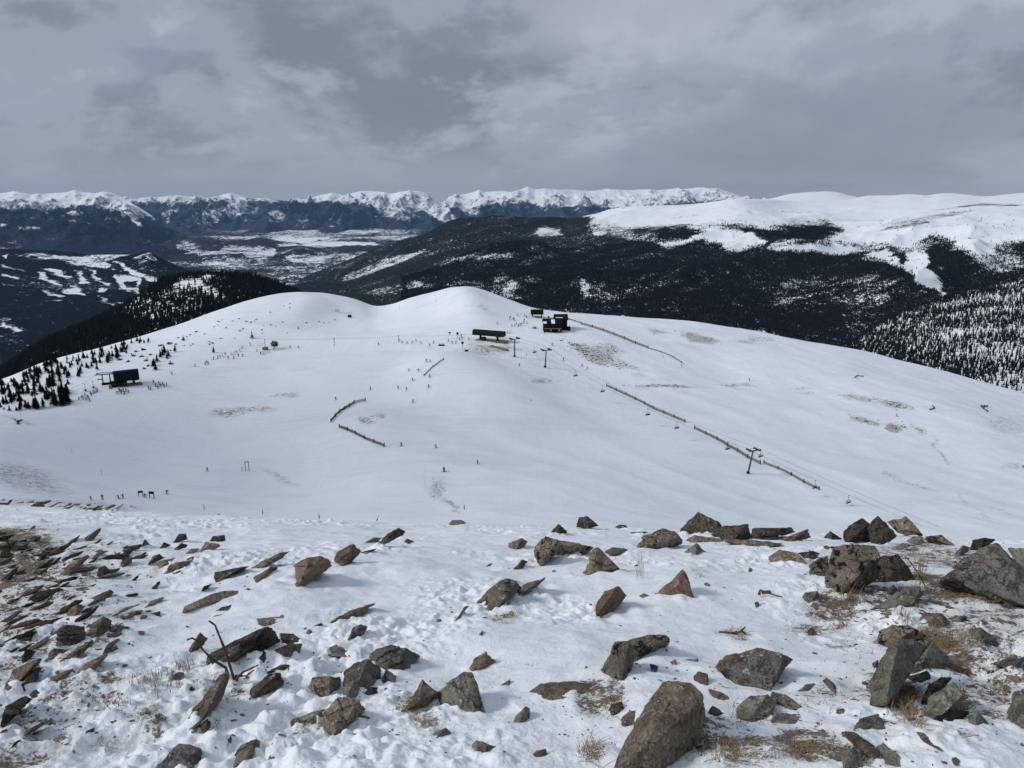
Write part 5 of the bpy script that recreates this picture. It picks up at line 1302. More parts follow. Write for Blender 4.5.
def make_chair():
    t = empty('lift_chair', (0, 0, 0)); tag(t, 'x', 'lift chair', 'chairs hanging on the chairlift')
    MB().rod((0, 0, 0), (0, 0, -2.1), .07, .07, 6).box(0, 0, .02, .5, .2, .22).build('hanger', 'steel', t)
    MB().box(0, 0, -2.2, .14, 2.5, .14).box(.25, -1.2, -2.75, .1, .1, 1.1).box(.25, 1.2, -2.75, .1, .1, 1.1).build('bail_frame', 'steel', t)
    MB().box(-.12, 0, -3.3, .62, 2.4, .16, bev=.04).build('seat', 'black', t)
    MB().box(.28, 0, -2.95, .14, 2.4, .75, (0, .15, 0), bev=.04).build('backrest', 'black', t)
    MB().rod((-.55, -1.15, -2.9), (-.55, 1.15, -2.9), .05, .05, 6).build('restraint_bar', 'steel', t)
    return t
chair0 = make_chair(); used = False
for px, sg, lab in ((534.5, -1, 'chair hanging between the two upper lift towers'), (575.5, -1, 'first chair below the lonely lift tower'), (602.5, -1, 'chair at the top end of the long slatted fence'), (648, -1, 'chair in front of the middle of the long slatted fence'), (677, -1, 'chair near the gap in the slatted fence'),
                   (728, -1, 'chair just uphill of the lowest lift tower'), (761, 1, 'chair just right of the lowest lift tower'), (815.5, -1, 'chair at the lower end of the slatted fence'), (849, -1, 'lowest chair, alone over bare snow above the dark crest rocks')):
    c = copy_tree(chair0) if used else chair0; used = True
    c.location = rope_at(ropes[sg], px) + Vector((0, 0, -.1)); c.rotation_euler = (0, 0, math.atan2(far_dir.y, far_dir.x))
    c['label'] = 'black ' + lab; c.scale = (1.15, 1.15, 1.1)

# ---- top hut and the lodge
HB = on(537, 317)
def raised_hut(p, rz, L_, W_, H_, leg, lab):
    t = empty('lift_hut', p, rz); tag(t, lab, 'hut')
    MB().prism(arc(W_, H_, 8, leg, .6), -L_ / 2, L_ / 2).build('roof_shell', 'green', t)
    for x in (-L_ * .36, L_ * .36): MB().box(x, 0, leg / 2 - .3, .8, 1.0, leg + .5).build('support_column', 'darkwood', t)
    MB().box(0, 0, .1, L_ * .8, W_, .3).build('deck', 'wood', t)
    return t
raised_hut(HB, .05, 9.5, 5, 3.6, 2.2, 'small dark barrel-roofed lift hut on two legs behind the lodge')
LO = on(552, 331)
def lodge(p, rz):
    t = empty('mountain_lodge', p, rz); tag(t, 'dark timber lodge with snow on its gabled roofs beside the saddle', 'lodge')
    W = MB().box(0, 0, 2.9, 12.5, 8, 6.6).build('wall', 'darkwood', t)
    MB().box(6.9, 5.5, 3.6, 8.6, 7, 8.0).build('wall', 'darkwood', t)
    MB().prism([(-4.8, 6.0), (0, 8.7), (4.8, 6.0), (4.8, 6.35), (0, 9.1), (-4.8, 6.35)], -6.9, 6.9).build('roof', 'darkwood', t)
    r2 = MB().prism([(0.9, 7.45), (5.5, 11.0), (10.1, 7.45), (10.1, 7.85), (5.5, 11.4), (.9, 7.85)], 1.9, 11.9).build('roof', 'darkwood', t)
    g = MB(); g.prism([(-4.9, 6.05), (-1.2, 8.25), (-1.2, 8.6), (-4.9, 6.5)], -1.0, 1.6); g.build('snow_patch', 'roofsnow', t)
    MB().prism([(-4.9, 6.1), (-3.2, 7.1), (-3.2, 7.5), (-4.9, 6.5)], -6.8, -4.3).build('snow_patch', 'roofsnow', t)
    MB().prism([(1.2, 7.6), (3.0, 9.0), (3.0, 9.5), (1.2, 8.0)], 3.0, 8.0).build('snow_patch', 'roofsnow', t)
    MB().box(-2.4, 1.4, 9.4, 1.1, 1.1, 2.6).build('chimney', 'grey', t)
    for k, x in enumerate((-4.8, -2.4, 0, 2.4, 4.8)):
        w = MB().box(x, -4.03, 4.5, 1.5, .1, 1.5).build('window_frame', 'darkwood', t)
        MB().box(x, -4.10, 4.5, 1.2, .06, 1.2).build('pane', 'glass', w)
    for k, x in enumerate((-4.4, -1.4, 1.8, 4.6)):
        w = MB().box(x, -4.03, 1.3, 1.6, .1, 1.7).build('window_frame', 'darkwood', t)
        MB().box(x, -4.10, 1.3, 1.3, .06, 1.4).build('pane', 'pale_pane' if k in (1, 3) else 'glass', w)
    MB().box(0, -5.4, 2.75, 12.8, 2.6, .22).build('deck', 'wood', t)
    r = MB()
    for x in np.linspace(-6.3, 6.3, 15): r.box(x, -6.6, 3.4, .1, .1, 1.2)
    r.box(0, -6.6, 4.0, 12.8, .12, .12); r.build('railing', 'darkwood', t)
    for x in (-6, -2, 2, 6): MB().box(x, -6.4, 1.2, .3, .3, 3.2).build('deck_post', 'darkwood', t)
    MB().box(12.4, 2.5, 1.2, 2.4, 2.6, 3.0, bev=.05).build('shed', 'darkwood', t)
    return t
lodge(LO, .06)
def bush(p, r, lab, mat='straw', seed=0):
    R = np.random.default_rng(seed); t = empty('shrub', p); tag(t, lab, 'shrub'); V = []; Fa = []
    for k in range(260):
        d = R.normal(size=3); d /= np.linalg.norm(d); d[2] = abs(d[2]); c_ = d * r * (.4 + .6 * R.random()); c_[2] *= .8
        a = R.normal(size=3) * r * .10; b = R.normal(size=3) * r * .10; n = len(V)
        V += [c_, c_ + a, c_ + b]; Fa.append((n, n + 1, n + 2))
    link('foliage', raw_mesh('foliage', V, Fa, 3), M[mat], t, False)
    s_ = MB()
    for k in range(7):
        a = k * .9; s_.rod((0, 0, -.2), (math.cos(a) * r * .5, math.sin(a) * r * .5, r * .6), .05, .03, 5)
    s_.build('stem', 'bark', t)
bush(on(534.5, 328.5), 2.2, 'round leafless tan shrub left of the timber lodge', 'straw', 1)

# ---- left terminal
LT = on(127, 384.5)
tt = lift_terminal(LT, .55, 12.5, 6.4, 5.6, 'dark green barrel-roofed lift terminal at the left edge of the slope', ('green', 'green', 'midgreen'), 2.7, True)
def gantry(p, rz, lab):
    t = empty('lift_gantry', p, rz); tag(t, lab, 'lift gantry')
    for x in (-1.9, 1.9):
        MB().box(x, 0, 2.7, .55, .55, 6.4).build('post', 'steel', t)
    MB().box(0, 0, 5.9, 8.2, .6, .5).build('crossbeam', 'steel', t)
    for y in (-2.4, 2.4): MB().box(-.5, y, 6.3, 9.5, .3, .35).build('rope_guide', 'steel', t)
    for x in (-4.5, 3.2): MB().box(x, 0, 6.3, .3, 5.1, .3).build('end_bar', 'steel', t)
    MB().box(-3.4, 0, 3.2, 2.2, .5, .5).build('side_arm', 'steel', t)
    MB().box(0, 0, .5, 5, 1.6, 1.2).build('base_block', 'black', t)
gantry(on(107, 384.5), .3, 'grey steel gantry left of the green lift terminal')
def booth(p, rz, lab, mat, s3):
    t = empty('ticket_booth', p, rz); tag(t, lab, 'booth')
    MB().box(0, 0, s3[2] / 2 - .2, *s3[:2], s3[2], bev=.06).build('wall', mat, t)
    MB().prism([(-s3[1] * .6, s3[2] - .2), (0, s3[2] + .5), (s3[1] * .6, s3[2] - .2)], -s3[0] * .58, s3[0] * .58).build('roof', mat, t)
    MB().box(0, -s3[1] / 2 - .03, s3[2] * .6, s3[0] * .6, .05, s3[2] * .3).build('window', 'glass', t)
booth(on(116.5, 386.5), .3, 'low dark green operator cabin in front of the green terminal', 'green', (5.5, 3, 2.8))
def padding(p, lab):
    t = empty('safety_pad', p); tag(t, lab, 'safety pad')
    MB().box(0, 0, 1.1, 1.5, .7, 2.3, bev=.15).build('cushion', 'orange', t); MB().box(0, .1, 1.1, 1.52, .2, .15).build('strap', 'black', t)
padding(on(110.5, 389.0), 'bright orange-red pad standing in front of the green terminal')
for px, py, lab in ((85.5, 391.5, 'empty dark chair low over the snow, farthest left of the green terminal'), (93.5, 388.5, 'dark chair between the gantry and the farthest chair')):
    c = copy_tree(chair0); p = on(px, py); c.location = p + Vector((0, 0, 4.2)); c.rotation_euler = (0, 0, .7); c['label'] = lab
    del c['group']
gt = on(107, 384.5) + Vector((-4, 0, 6.3)); ge = at_depth(20, 424, 330) + Vector((0, 0, 0))
o = link('haul_rope', tube(sag(gt, on(70, 398) + Vector((0, 0, 4.4)), .4, 12), .05, .05, 6), M['steel']); tag(o, 'cable sloping down left from the steel gantry', 'lift cable')

# ---- surface lift across the saddle
def mast(p, h, lab, mat='steel', arm=1.6):
    t = empty('tow_mast', p); tag(t, lab, 'tow mast')
    MB().rod((0, 0, -.5), (0, 0, h), .2, .14, 8).build('pole', mat, t); MB().box(0, 0, h, .25, arm, .25).build('crossarm', mat, t); MB().box(0, arm / 2, h + .2, .7, .14, .35).build('sheave', 'black', t)
    return p + Vector((0, 0, h))
m1 = mast(on(265.2, 349.5), 6.8, 'wooden tow mast on a brown footing beside the round dark tree', 'wood')
t = MB().box(0, 0, .7, 3.4, 2.4, 2.0, bev=.2).build('mast_footing', 'wood'); t.location = on(265.2, 349.6); tag(t, 'brown timber footing under the wooden tow mast', 'footing')
m2 = mast(on(334.3, 345.6), 4.6, 'slim tow mast alone between the round dark tree and the centre crowd')
m3 = mast(on(398.6, 342.0), 4.2, 'slim tow mast left of the crowd on the saddle')
o = link('tow_cable', tube(sag(m1, m2, .4, 8)[:-1] + sag(m2, m3, .4, 8)[:-1] + sag(m3, LB + Vector((-11, 0, 4.5)), .5, 8), .045, .045, 6), M['steel']); tag(o, 'thin tow cable crossing the white saddle', 'tow cable')

# ---- snow fences
def fence(pts, h, lab, post_gap=6.0, gap=.32, mat='fencewood'):
    W = []
    P = [on(*p) for p in pts]
    for a, b in zip(P[:-1], P[1:]):
        n = max(1, int((b - a).length / 1.6))
        W += [a.lerp(b, k / n) for k in range(n)]
    W.append(P[-1])
    W = [Vector((p.x, p.y, ground_z(p.x, p.y))) for p in W]
    org = W[0].copy(); t = empty('snow_fence', org); tag(t, lab, 'snow fence')
    L = [0]
    for a, b in zip(W[:-1], W[1:]): L.append(L[-1] + (b - a).length)
    def at(d):
        i = min(max(int(np.searchsorted(L, d)) - 1, 0), len(W) - 2); k = (d - L[i]) / max(L[i + 1] - L[i], 1e-6)
        return W[i].lerp(W[i + 1], k), (W[i + 1] - W[i]).normalized()
    R = random.Random(len(pts) * 7)
    m = MB(); d = 0
    while d < L[-1]:
        p, u = at(d); q = p - org; a = math.atan2(u.y, u.x)
        m.box(q.x, q.y, q.z + h * .5 + R.uniform(-.1, .06), gap * .55, .06, h * R.uniform(.72, .98), (0, R.uniform(-.05, .05), a)); d += gap
    for zz in (.3, .78):
        for i in range(len(W) - 1):
            a, b = W[i] - org, W[i + 1] - org
            m.rod(a + Vector((0, 0, h * zz)), b + Vector((0, 0, h * zz)), .05, .05, 4)
    m.build('slat_panel', mat, t)
    n = min(95, max(1, int(L[-1] / post_gap)))
    for k in range(n + 1):
        p, u = at(L[-1] * k / n); q = p - org
        MB().box(q.x, q.y, q.z + h * .52, .36, .36, h * 1.38, (0, R.uniform(-.06, .06), 0)).build('post', 'darkwood', t)
fence([(330.5, 422.5), (336, 416), (345, 409), (354, 403.5), (365, 401.2)], 1.7, 'short slatted snow fence climbing to the right, upper of the facing pair')
fence([(339, 428), (353, 433.5), (367, 440.5), (384, 446.8)], 1.7, 'slatted snow fence falling to the right, lower of the facing pair', 6)
fence([(424, 376), (432, 368), (444, 359.5)], 0.9, 'low dark snow fence climbing toward the long dark terminal', 8)
fence([(606.5, 386.5), (622, 393.5), (640, 402), (655, 410), (670, 416), (685, 422.6)], 1.7, 'upper half of the long slatted fence beside the chairlift', 7)
fence([(694.5, 429), (710, 436.5), (724, 444), (738, 452), (749, 459), (760.5, 464.5)], 1.9, 'middle piece of the slatted fence running past the lowest lift tower', 7)
fence([(764, 463.5), (780, 470), (792, 476), (805, 483.5), (819, 490)], 1.5, 'last and lowest piece of the slatted fence beside the chairlift', 8)
fence([(581, 324.5), (597, 329), (615, 335.5), (632, 342.5), (648, 348.5)], 2.0, 'long brown slatted fence on the skyline side right of the lodge', 9)
fence([(564, 318), (572, 320.5), (580, 323)], 1.0, 'short low rope-like fence joining the lodge to the brown slatted fence', 6)
fence([(648, 348.5), (660, 352), (672, 356.5), (682, 363)], .9, 'low weathered fence continuing below the brown slatted fence', 9)
fence([(854.5, 378), (857, 375.8), (862.5, 377)], 1.0, 'tiny hooked fence high on the right slope', 4)
fence([(929, 410), (934, 408.5), (932, 406.5)], 1.0, 'tiny bent fence right of the bare rocky patches', 4)
fence([(987, 412), (980, 407), (987, 407)], 1.3, 'small V-shaped fence near the right skyline', 4)

# ---- poles, signs, gates
def marker(px, py, h, lab, tilt=0.0, r=.09, pad=True):
    p = on(px, py); t = empty('marker_pole', p); t.rotation_euler = (0, tilt, 0); tag(t, lab, 'marker pole', 'marker poles along the bowl')
    MB().rod((0, 0, -.3), (0, 0, h), r * .55, r * .5, 6).build('rod', 'black', t)
    if pad: MB().rod((0, 0, 0), (0, 0, h * .6), r * 1.7, r * 1.7, 8).build('sleeve', 'black', t)
for px, py, h, lab, tl in ((203, 509.5, 2.4, 'black marker pole at the left of the bowl', 0), (262, 514.2, 2.2, 'black marker pole on the rim of the snow shoulder, left of the other two there', 0), (319, 518.6, 2.2, 'upright black marker pole in the middle of the snow rim', 0), (376, 523.0, 2.4, 'leaning black marker pole on the snow rim', .35),
                          (71.5, 454, 2.6, 'grey marker pole high on the left bowl side', 0), (101.3, 476, 3.2, 'tall thin marker pole in the left bowl', 0), (425, 487, 3.2, 'tall marker pole on the edge of the brown gully', 0), (464.3, 509.5, 2.4, 'marker pole at the lower end of the brown gully', 0),
                          (22, 417, 4.6, 'tall bare pole at the left edge below the dark trees', 0), (473.5, 350, 3.4, 'thin pole under the left end of the long dark terminal', 0), (487.5, 352, 2.4, 'thin pole below the middle of the long dark terminal', 0), (499.5, 356, 3, 'thin pole right below the wooden ramp', 0), (526.5, 355.5, 2.4, 'thin pole between the two upper lift towers', 0),
                          (399.5, 309.5, 4, 'thin pole on the skyline dip between knoll and peak', 0), (376.5, 311.5, 4, 'thin pole lowest in the skyline dip', 0), (351, 314, 3, 'thin pole on the right flank of the knoll', 0), (446.5, 295, 3.4, 'thin pole just left of the white peak', 0), (436, 301.5, 2.4, 'thin pole on the left flank of the white peak', 0), (417, 305, 3, 'thin pole half way up the white peak', 0), (592, 311.6, 6, 'tall mast on the skyline right of the lodge', 0),
                          (663, 357.5, 2.2, 'small pole beside the low weathered fence', 0), (681.5, 366.5, 2.2, 'small pole at the end of the low weathered fence', 0), (654, 335, 2.0, 'small pole by the bare patch under the right skyline', 0), (370.5, 388.5, 2.6, 'grey pole on open snow above the facing snow fences', 0), (531, 401, 1.2, 'short pole on the open slope below the lonely lift tower', 0)):
    marker(px, py, h, lab, tl, .09, h < 2.45)
def gate(px, py, w, h, lab, board=None, rz=0.0):
    p = on(px, py); t = empty('trail_gate', p, rz); tag(t, lab, 'gate' if board is None else 'sign')
    for s_ in (-1, 1): MB().box(s_ * w / 2, 0, h / 2 - .2, .22, .22, h + .4).build('post', 'darkwood', t)
    if board is None: MB().box(0, 0, h - .1, w + .3, .22, .25).build('crossbar', 'darkwood', t)
    else: MB().box(0, 0, h - board / 2, w + .3, .14, board).build('board', 'darkwood', t)
gate(246, 471.2, 1.6, 4.6, 'small two-posted dark gate standing in the left bowl')
marker(240.8, 471.4, 3.4, 'single dark post left of the small gate')
gate(140.0, 496.3, 1.5, 2.2, 'left sign board on two posts beside the skiers in the bowl', .8, .3)
gate(151.0, 498.4, 1.9, 2.8, 'right and larger sign board on two posts in the bowl', 1.0, -.2)
def panel_sign(px, py, h, lab):
    p = on(px, py); t = empty('trail_sign', p); tag(t, lab, 'sign')
    MB().rod((0, 0, -.3), (0, 0, h), .12, .12, 8).build('post', 'darkwood', t)
    MB().box(0, -.16, h * .8, 1.6, .1, h * .36).build('board', 'black', t); MB().box(0, -.16, h * .48, 1.3, .1, h * .22).build('board', 'white', t)
panel_sign(462.6, 348.0, 4.4, 'black and white trail sign left of the long dark terminal')
panel_sign(457.6, 338.2, 4.2, 'dark trail sign on a tall post above the black and white one')
panel_sign(449.7, 335.6, 2.6, 'small dark sign among the skiers at the left of the long dark terminal')
def bench_box(px, py, lab, s3=(2.4, 1.2, 1.0)):
    p = on(px, py); t = empty('equipment_box', p); tag(t, lab, 'box')
    MB().box(0, 0, s3[2] / 2 - .1, *s3, bev=.06).build('case', 'black', t); MB().box(0, 0, s3[2] - .04, s3[0] * 1.04, s3[1] * 1.06, .12, bev=.03).build('lid', 'darkwood', t)
bench_box(466.5, 351.5, 'low black box at the foot of the black and white trail sign')
bench_box(441.5, 345.8, 'long low dark box left of the skiers by the terminal', (4, 1.2, .8))
bench_box(349.5, 317.2, 'grey box on the skyline ridge between knoll and peak', (2.6, 2, 1.8))
bench_box(217.5, 506.4 + 9.0, 'tiny dark object alone on snow right of the first marker pole', (.7, .5, .35))
# stones on the wind-scoured patches of the slopes
def scoured(lst, seed):
    R = np.random.default_rng(seed); V = []; Fa = []; n = 0
    bm = bmesh.new(); bmesh.ops.create_icosphere(bm, subdivisions=1, radius=1)
    iv = np.array([v.co[:] for v in bm.verts]); ifc = np.array([[v.index for v in f.verts] for f in bm.faces]); bm.free()
    for (cx, cy, rx, ry, tilt, cnt, s0, s1) in lst:
        a0 = math.radians(tilt)
        for _ in range(cnt):
            ex, ey = R.normal() * rx * .5, R.normal() * ry * .45
            p = A.hit(cx + ex * math.cos(a0) - ey * math.sin(a0), cy + ex * math.sin(a0) + ey * math.cos(a0))
            if p is None: continue
            s = s0 + (s1 - s0) * R.random() ** 2; q = iv * s * (.4 + .8 * R.random(3)) * np.array([1.5, 1, .6]) * (.75 + .5 * R.random((len(iv), 1)))
            V.append(q + np.array(p)); Fa.append(ifc + n); n += len(q)
    o = link('rubble', raw_mesh('rubble', np.concatenate(V), np.concatenate(Fa), 3), M['dark'], smooth=False)
    tag(o, 'dark rubble showing through the wind-scoured patches of the ski slope', 'rubble', kind='stuff')
scoured([(585, 352, 26, 8, 24, 90, .2, .8), (600, 358, 26, 9, 24, 90, .2, .7), (612, 350, 18, 4, 15, 40, .2, .6), (572, 344, 12, 2, 20, 26, .3, .8), (697, 337, 26, 4, 14, 60, .2, .6), (662, 332, 12, 3, 12, 16, .2, .5), (748, 340, 26, 3, 6, 36, .2, .5), (662, 385.6, 28, 1.6, 0, 70, .2, .6), (735, 385.4, 20, 1.4, 0, 22, .2, .5),
    (858, 398, 18, 3, 10, 36, .2, .55), (895, 406, 14, 3.5, 14, 44, .2, .6), (866, 421, 16, 3, 16, 44, .2, .55), (898, 428, 9, 4.5, 10, 44, .2, .6), (918, 429, 7, 2, 40, 14, .2, .5), (235, 411, 22, 3, -8, 44, .15, .5), (248, 408, 14, 2, -4, 16, .15, .4), (283, 395, 16, 2, 4, 14, .15, .35), (366, 420, 9, 3.5, 10, 26, .15, .45), (378, 416, 6, 2, 20, 10, .15, .4),
    (540, 381, 12, 2, 4, 20, .15, .45), (20, 476, 44, 9, 12, 80, .12, .32), (437, 489, 6, 10, -40, 26, .12, .35), (450, 503, 10, 3, 45, 24, .12, .35), (489, 350, 24, 5, 0, 46, .15, .5), (482, 308, 8, 1.5, 20, 10, .15, .4), (340, 312, 14, 1.4, 8, 16, .2, .5), (1004, 427, 18, 8, 20, 16, .2, .5), (1000, 500, 14, 14, 30, 12, .15, .4), (906, 482, 30, 4, 20, 14, .15, .4)], 21)
# ================================================================== SKIERS
def skin_person(joints, edges, radii, name, mats, cuts):
    me = bpy.data.meshes.new(name); me.from_pydata(joints, edges, [])
    o = bpy.data.objects.new(name, me); COL.objects.link(o)
    md = o.modifiers.new('s', 'SKIN'); md.use_smooth_shade = True
    for v, r in zip(me.skin_vertices[0].data, radii): v.radius = (r, r)
    me.skin_vertices[0].data[0].use_root = True
    sb = o.modifiers.new('d', 'SUBSURF'); sb.levels = 1; sb.render_levels = 1
    dg = bpy.context.evaluated_depsgraph_get(); dg.update()
    m2 = bpy.data.meshes.new_from_object(o.evaluated_get(dg)); m2.name = name
    bpy.data.objects.remove(o)
    for m in mats: m2.materials.append(m)
    for p in m2.polygons:
        z = p.center.z
        p.material_index = 0 if z < cuts[0] else 1 if z < cuts[1] else 2
        p.use_smooth = True
    return m2
def pose(bend, spread, arm):
    """pelvis first; knees bend, arms forward with poles"""
    h = .92 - .18 * bend
    J = [(0, .05 * bend, h), (0, 0, h + .22), (0, -.12 * bend, h + .48), (0, -.16 * bend, h + .60), (0, -.19 * bend, h + .70), (0, -.22 * bend, h + .82)]
    E = [(0, 1), (1, 2), (2, 3), (3, 4), (4, 5)]; R = [.16, .16, .18, .075, .11, .105]
    for s in (-1, 1):
        n = len(J)
        J += [(s * .11, .04 * bend, h - .04), (s * (.13 + spread * .5), -.16 * bend, .50 - .05 * bend), (s * (.14 + spread), .02, .10), (s * (.14 + spread), -.16, .05)]
        E += [(0, n), (n, n + 1), (n + 1, n + 2), (n + 2, n + 3)]; R += [.12, .085, .085, .07]
        n = len(J)
        J += [(s * .21, -.12 * bend, h + .45), (s * (.28 + arm * .2), -.12 * bend - .10, h + .20), (s * (.26 + arm * .4), -.34 * bend - .22, h + .10), (s * (.26 + arm * .4), -.34 * bend - .29, h + .07)]
        E += [(2, n), (n, n + 1), (n + 1, n + 2), (n + 2, n + 3)]; R += [.085, .068, .058, .062]
    return J, E, R, (h + .02, h + .66)
cl = lambda n, c: mat_plain(n, c, .75, .2, 6)
JK = [cl('black_jacket', (.015, .015, .018)), cl('navy_jacket', (.02, .03, .07)), cl('dark_grey_jacket', (.05, .05, .055)), cl('red_jacket', (.25, .03, .025)), cl('teal_jacket', (.02, .10, .13)), cl('tan_jacket', (.22, .16, .09))]
PT = [cl('black_trousers', (.012, .012, .014)), cl('dark_trousers', (.03, .028, .028))]
HL = [cl('black_helmet', (.015, .015, .015)), cl('white_helmet', (.5, .5, .5))]
BODY = []
for k in range(8):
    J, E, R, cuts = pose((.1, .8, .5, .3)[k % 4], (.04, .12, .08, .16)[k % 4], (.2, .8, .5, 1.0)[k % 4])
    BODY.append(skin_person(J, E, R, 'person', [PT[k % 2], JK[(0, 1, 2, 0, 3, 0, 0, 2)[k]], HL[1 if k == 5 else 0]], cuts))
def ski_mesh():
    bm = bmesh.new()
    prof = [(-.85, .02), (.6, .02), (.78, .05), (.88, .12)]
    R = []
    for y, z in prof: R.append([bm.verts.new((x, -y, zz)) for x, zz in ((-.05, z), (.05, z), (.05, z - .02), (-.05, z - .02))])
    for a, b in zip(R[:-1], R[1:]):
        for k in range(4): bm.faces.new((a[k], a[(k + 1) % 4], b[(k + 1) % 4], b[k]))
    bm.faces.new(R[0][::-1]); bm.faces.new(R[-1])
    bmesh.ops.recalc_face_normals(bm, faces=bm.faces)
    me = bpy.data.meshes.new('ski'); bm.to_mesh(me); bm.free(); me.materials.append(M['black']); return me
SKI = ski_mesh()
POLE = tube([(0, 0, 1.0), (.02, .25, .45), (.03, .5, .02)], .014, .010, 5); POLE.materials.append(M['black'])
def person(px, py, lab, group=None, k=None, face=None):
    R = random.Random(int(px * 31 + py * 7)); k = R.randrange(8) if k is None else k
    p = on(px, py)
    t = link('person', BODY[k]); t.location = p + Vector((0, 0, .02)); t.rotation_euler = (0, 0, R.uniform(0, 6.28) if face is None else face)
    s = R.uniform(1.12, 1.26); t.scale = (s, s, s)
    tag(t, lab, 'person', group)
    sp = (.04, .12, .08, .16)[k % 4]
    for sg in (-1, 1):
        o = link('ski', SKI, parent=t); o.location = (sg * (.14 + sp), 0, 0)
        q = link('ski_pole', POLE, parent=t); q.location = (sg * (.3 + (.2, .8, .5, 1.0)[k % 4] * .4), -.35, .05)
def z4(x0, y0, pts): return [(x0 + a / 4, y0 + b / 4) for a, b in pts]
def zm(pts): return [(440 + a / 6.4, 290 + b / 6.4) for a, b in pts]
for (px, py), lab in zip([(90.2, 500.2), (101.4, 499.6), (117.6, 499), (122.2, 498.6), (144.2, 497.6), (166.3, 494), (206, 471.3)],
    ['skier in dark clothes, first from the left of the line crossing the bowl', 'skier in dark clothes, second from the left of the line crossing the bowl', 'dark skier third in the line, close before another', 'dark skier fourth in the line, close behind another', 'dark skier between the two sign boards in the bowl', 'dark skier right of the sign boards in the bowl', 'lone dark skier in the bowl left of the small gate']):
    person(px, py, lab)
for p in z4(0, 340, [(345, 243), (358, 246), (333, 238), (316, 240), (362, 218), (372, 212), (385, 210), (340, 226), (350, 232), (366, 224), (378, 214), (390, 206), (327, 232), (354, 237)]): person(*p, 'tiny skier in dark clothes in the queue left of the green lift terminal', 'skiers queueing left of the green terminal')
for p in z4(0, 340, [(468, 217), (497, 218), (512, 212), (480, 210), (488, 206), (492, 204), (503, 207), (476, 204), (484, 215)]): person(*p, 'tiny skier in dark clothes just below the green lift terminal', 'skiers below the green terminal')
for p in z4(0, 340, [(600, 200), (630, 194), (640, 187), (655, 187), (664, 182), (613, 172), (622, 186), (593, 196), (648, 180), (634, 178)]): person(*p, 'tiny dark skier in the knot of people right of the green lift terminal', 'skiers right of the green terminal')
person(171.7, 374.6, 'lone skier on snow above the knot of people right of the green terminal')
person(51.2, 406.6, 'lone skier at the left edge below the dark trees')
for p in z4(0, 340, [(780, 106), (820, 99), (832, 97), (826, 92)]): person(*p, 'skier in the small group at the left end of the ridge trail', 'skiers at the left end of the ridge trail')
for p in z4(0, 340, [(853, 78), (870, 74), (890, 67), (912, 75), (935, 75), (953, 66), (970, 66), (945, 52), (960, 46), (880, 70), (900, 60), (924, 60), (968, 34), (1000, 20), (935, 58)]): person(*p, 'tiny skier strung out along the ridge trail left of the round dark tree', 'skiers along the ridge trail')
for (px, py), lab in zip(z4(256, 340, [(18, 58), (136, 33), (170, 33)]) + [(257.0, 351.6), (273.5, 350.2)], ['lone skier just below the round dark tree', 'left of two skiers on the tow track right of the round dark tree', 'right of two skiers on the tow track right of the round dark tree', 'skier left of the wooden tow mast', 'skier under the round dark tree']): person(px, py, lab)
for p in z4(256, 340, [(585, 13), (605, 15), (625, 13), (660, 15), (695, 25), (710, 13), (735, 23), (748, 23), (575, 5), (640, 5)]): person(*p, 'tiny dark skier in the scattered crowd on the saddle left of the trail signs', 'skiers on the saddle left of the signs')
person(378.5, 345.3, 'lone skier beside the slim tow mast left of the crowd')
for p in zm([(185, 318), (78, 345), (102, 343), (125, 320), (143, 313), (55, 330), (136, 300)]): person(*p, 'tiny dark skier beside the left end of the long dark terminal', 'skiers at the left end of the long terminal')
for p in zm([(415, 279), (432, 277), (450, 276)]): person(*p, 'dark skier just right of the long dark terminal roof', 'skiers right of the long terminal')
for p in zm([(445, 188), (475, 196), (498, 168), (540, 198), (553, 178), (460, 233), (478, 231), (490, 224), (503, 234), (512, 227), (520, 225), (535, 214), (558, 217), (470, 190), (543, 170), (451, 178)]): person(*p, 'tiny dark skier in the crowd in front of the raised lift hut', 'skiers in front of the raised hut')
for (px, py), lab in zip(zm([(718, 356), (790, 452), (910, 492), (940, 508), (508, 487), (367, 222)]), ['lone skier right of the lodge above the stony patch', 'lone skier under the chairlift below the lonely tower', 'left of two skiers under the chairlift', 'right of two skiers under the chairlift', 'small lone skier below the wooden ramp', 'lone skier on the slope left of the raised hut']): person(px, py, lab)
for (px, py), lab in zip(z4(256, 340, [(683, 88), (698, 88), (613, 125), (650, 127), (627, 163), (568, 195), (601, 200), (690, 190), (627, 250), (457, 199), (317, 240), (580, 424), (720, 432), (886, 496), (755, 526), (695, 150)]),
    ['left of two skiers beside the low dark fence', 'right of two skiers beside the low dark fence', 'skier left of the pair above the trail crossing', 'skier right above the trail crossing', 'skier half way between the fences and the low dark fence', 'left skier of a spread pair above the upper facing fence', 'right skier of a spread pair above the upper facing fence', 'skier below the low dark fence', 'lone skier above the bare patch by the facing fences', 'grey skier uphill of the upper facing fence',
     'skier turning on open snow left of the upper facing fence', 'skier at the foot of the mound right of the lower facing fence', 'skier on open snow right of the lower facing fence', 'skier farthest right on the open lower slope', 'skier standing low on the slope above the brown gully', 'skier close to the foot of the low dark fence']): person(px, py, lab)
person(896.3, 416.3, 'lone skier between the two stony patches on the right slope'); person(749.5, 380.8, 'lone skier on the wide right slope under the skyline')
person(1023.2, 468, 'dark skier at the far right edge of the snow slope')
person(443.8, 471.3, 'skier on smooth snow above the brown gully')

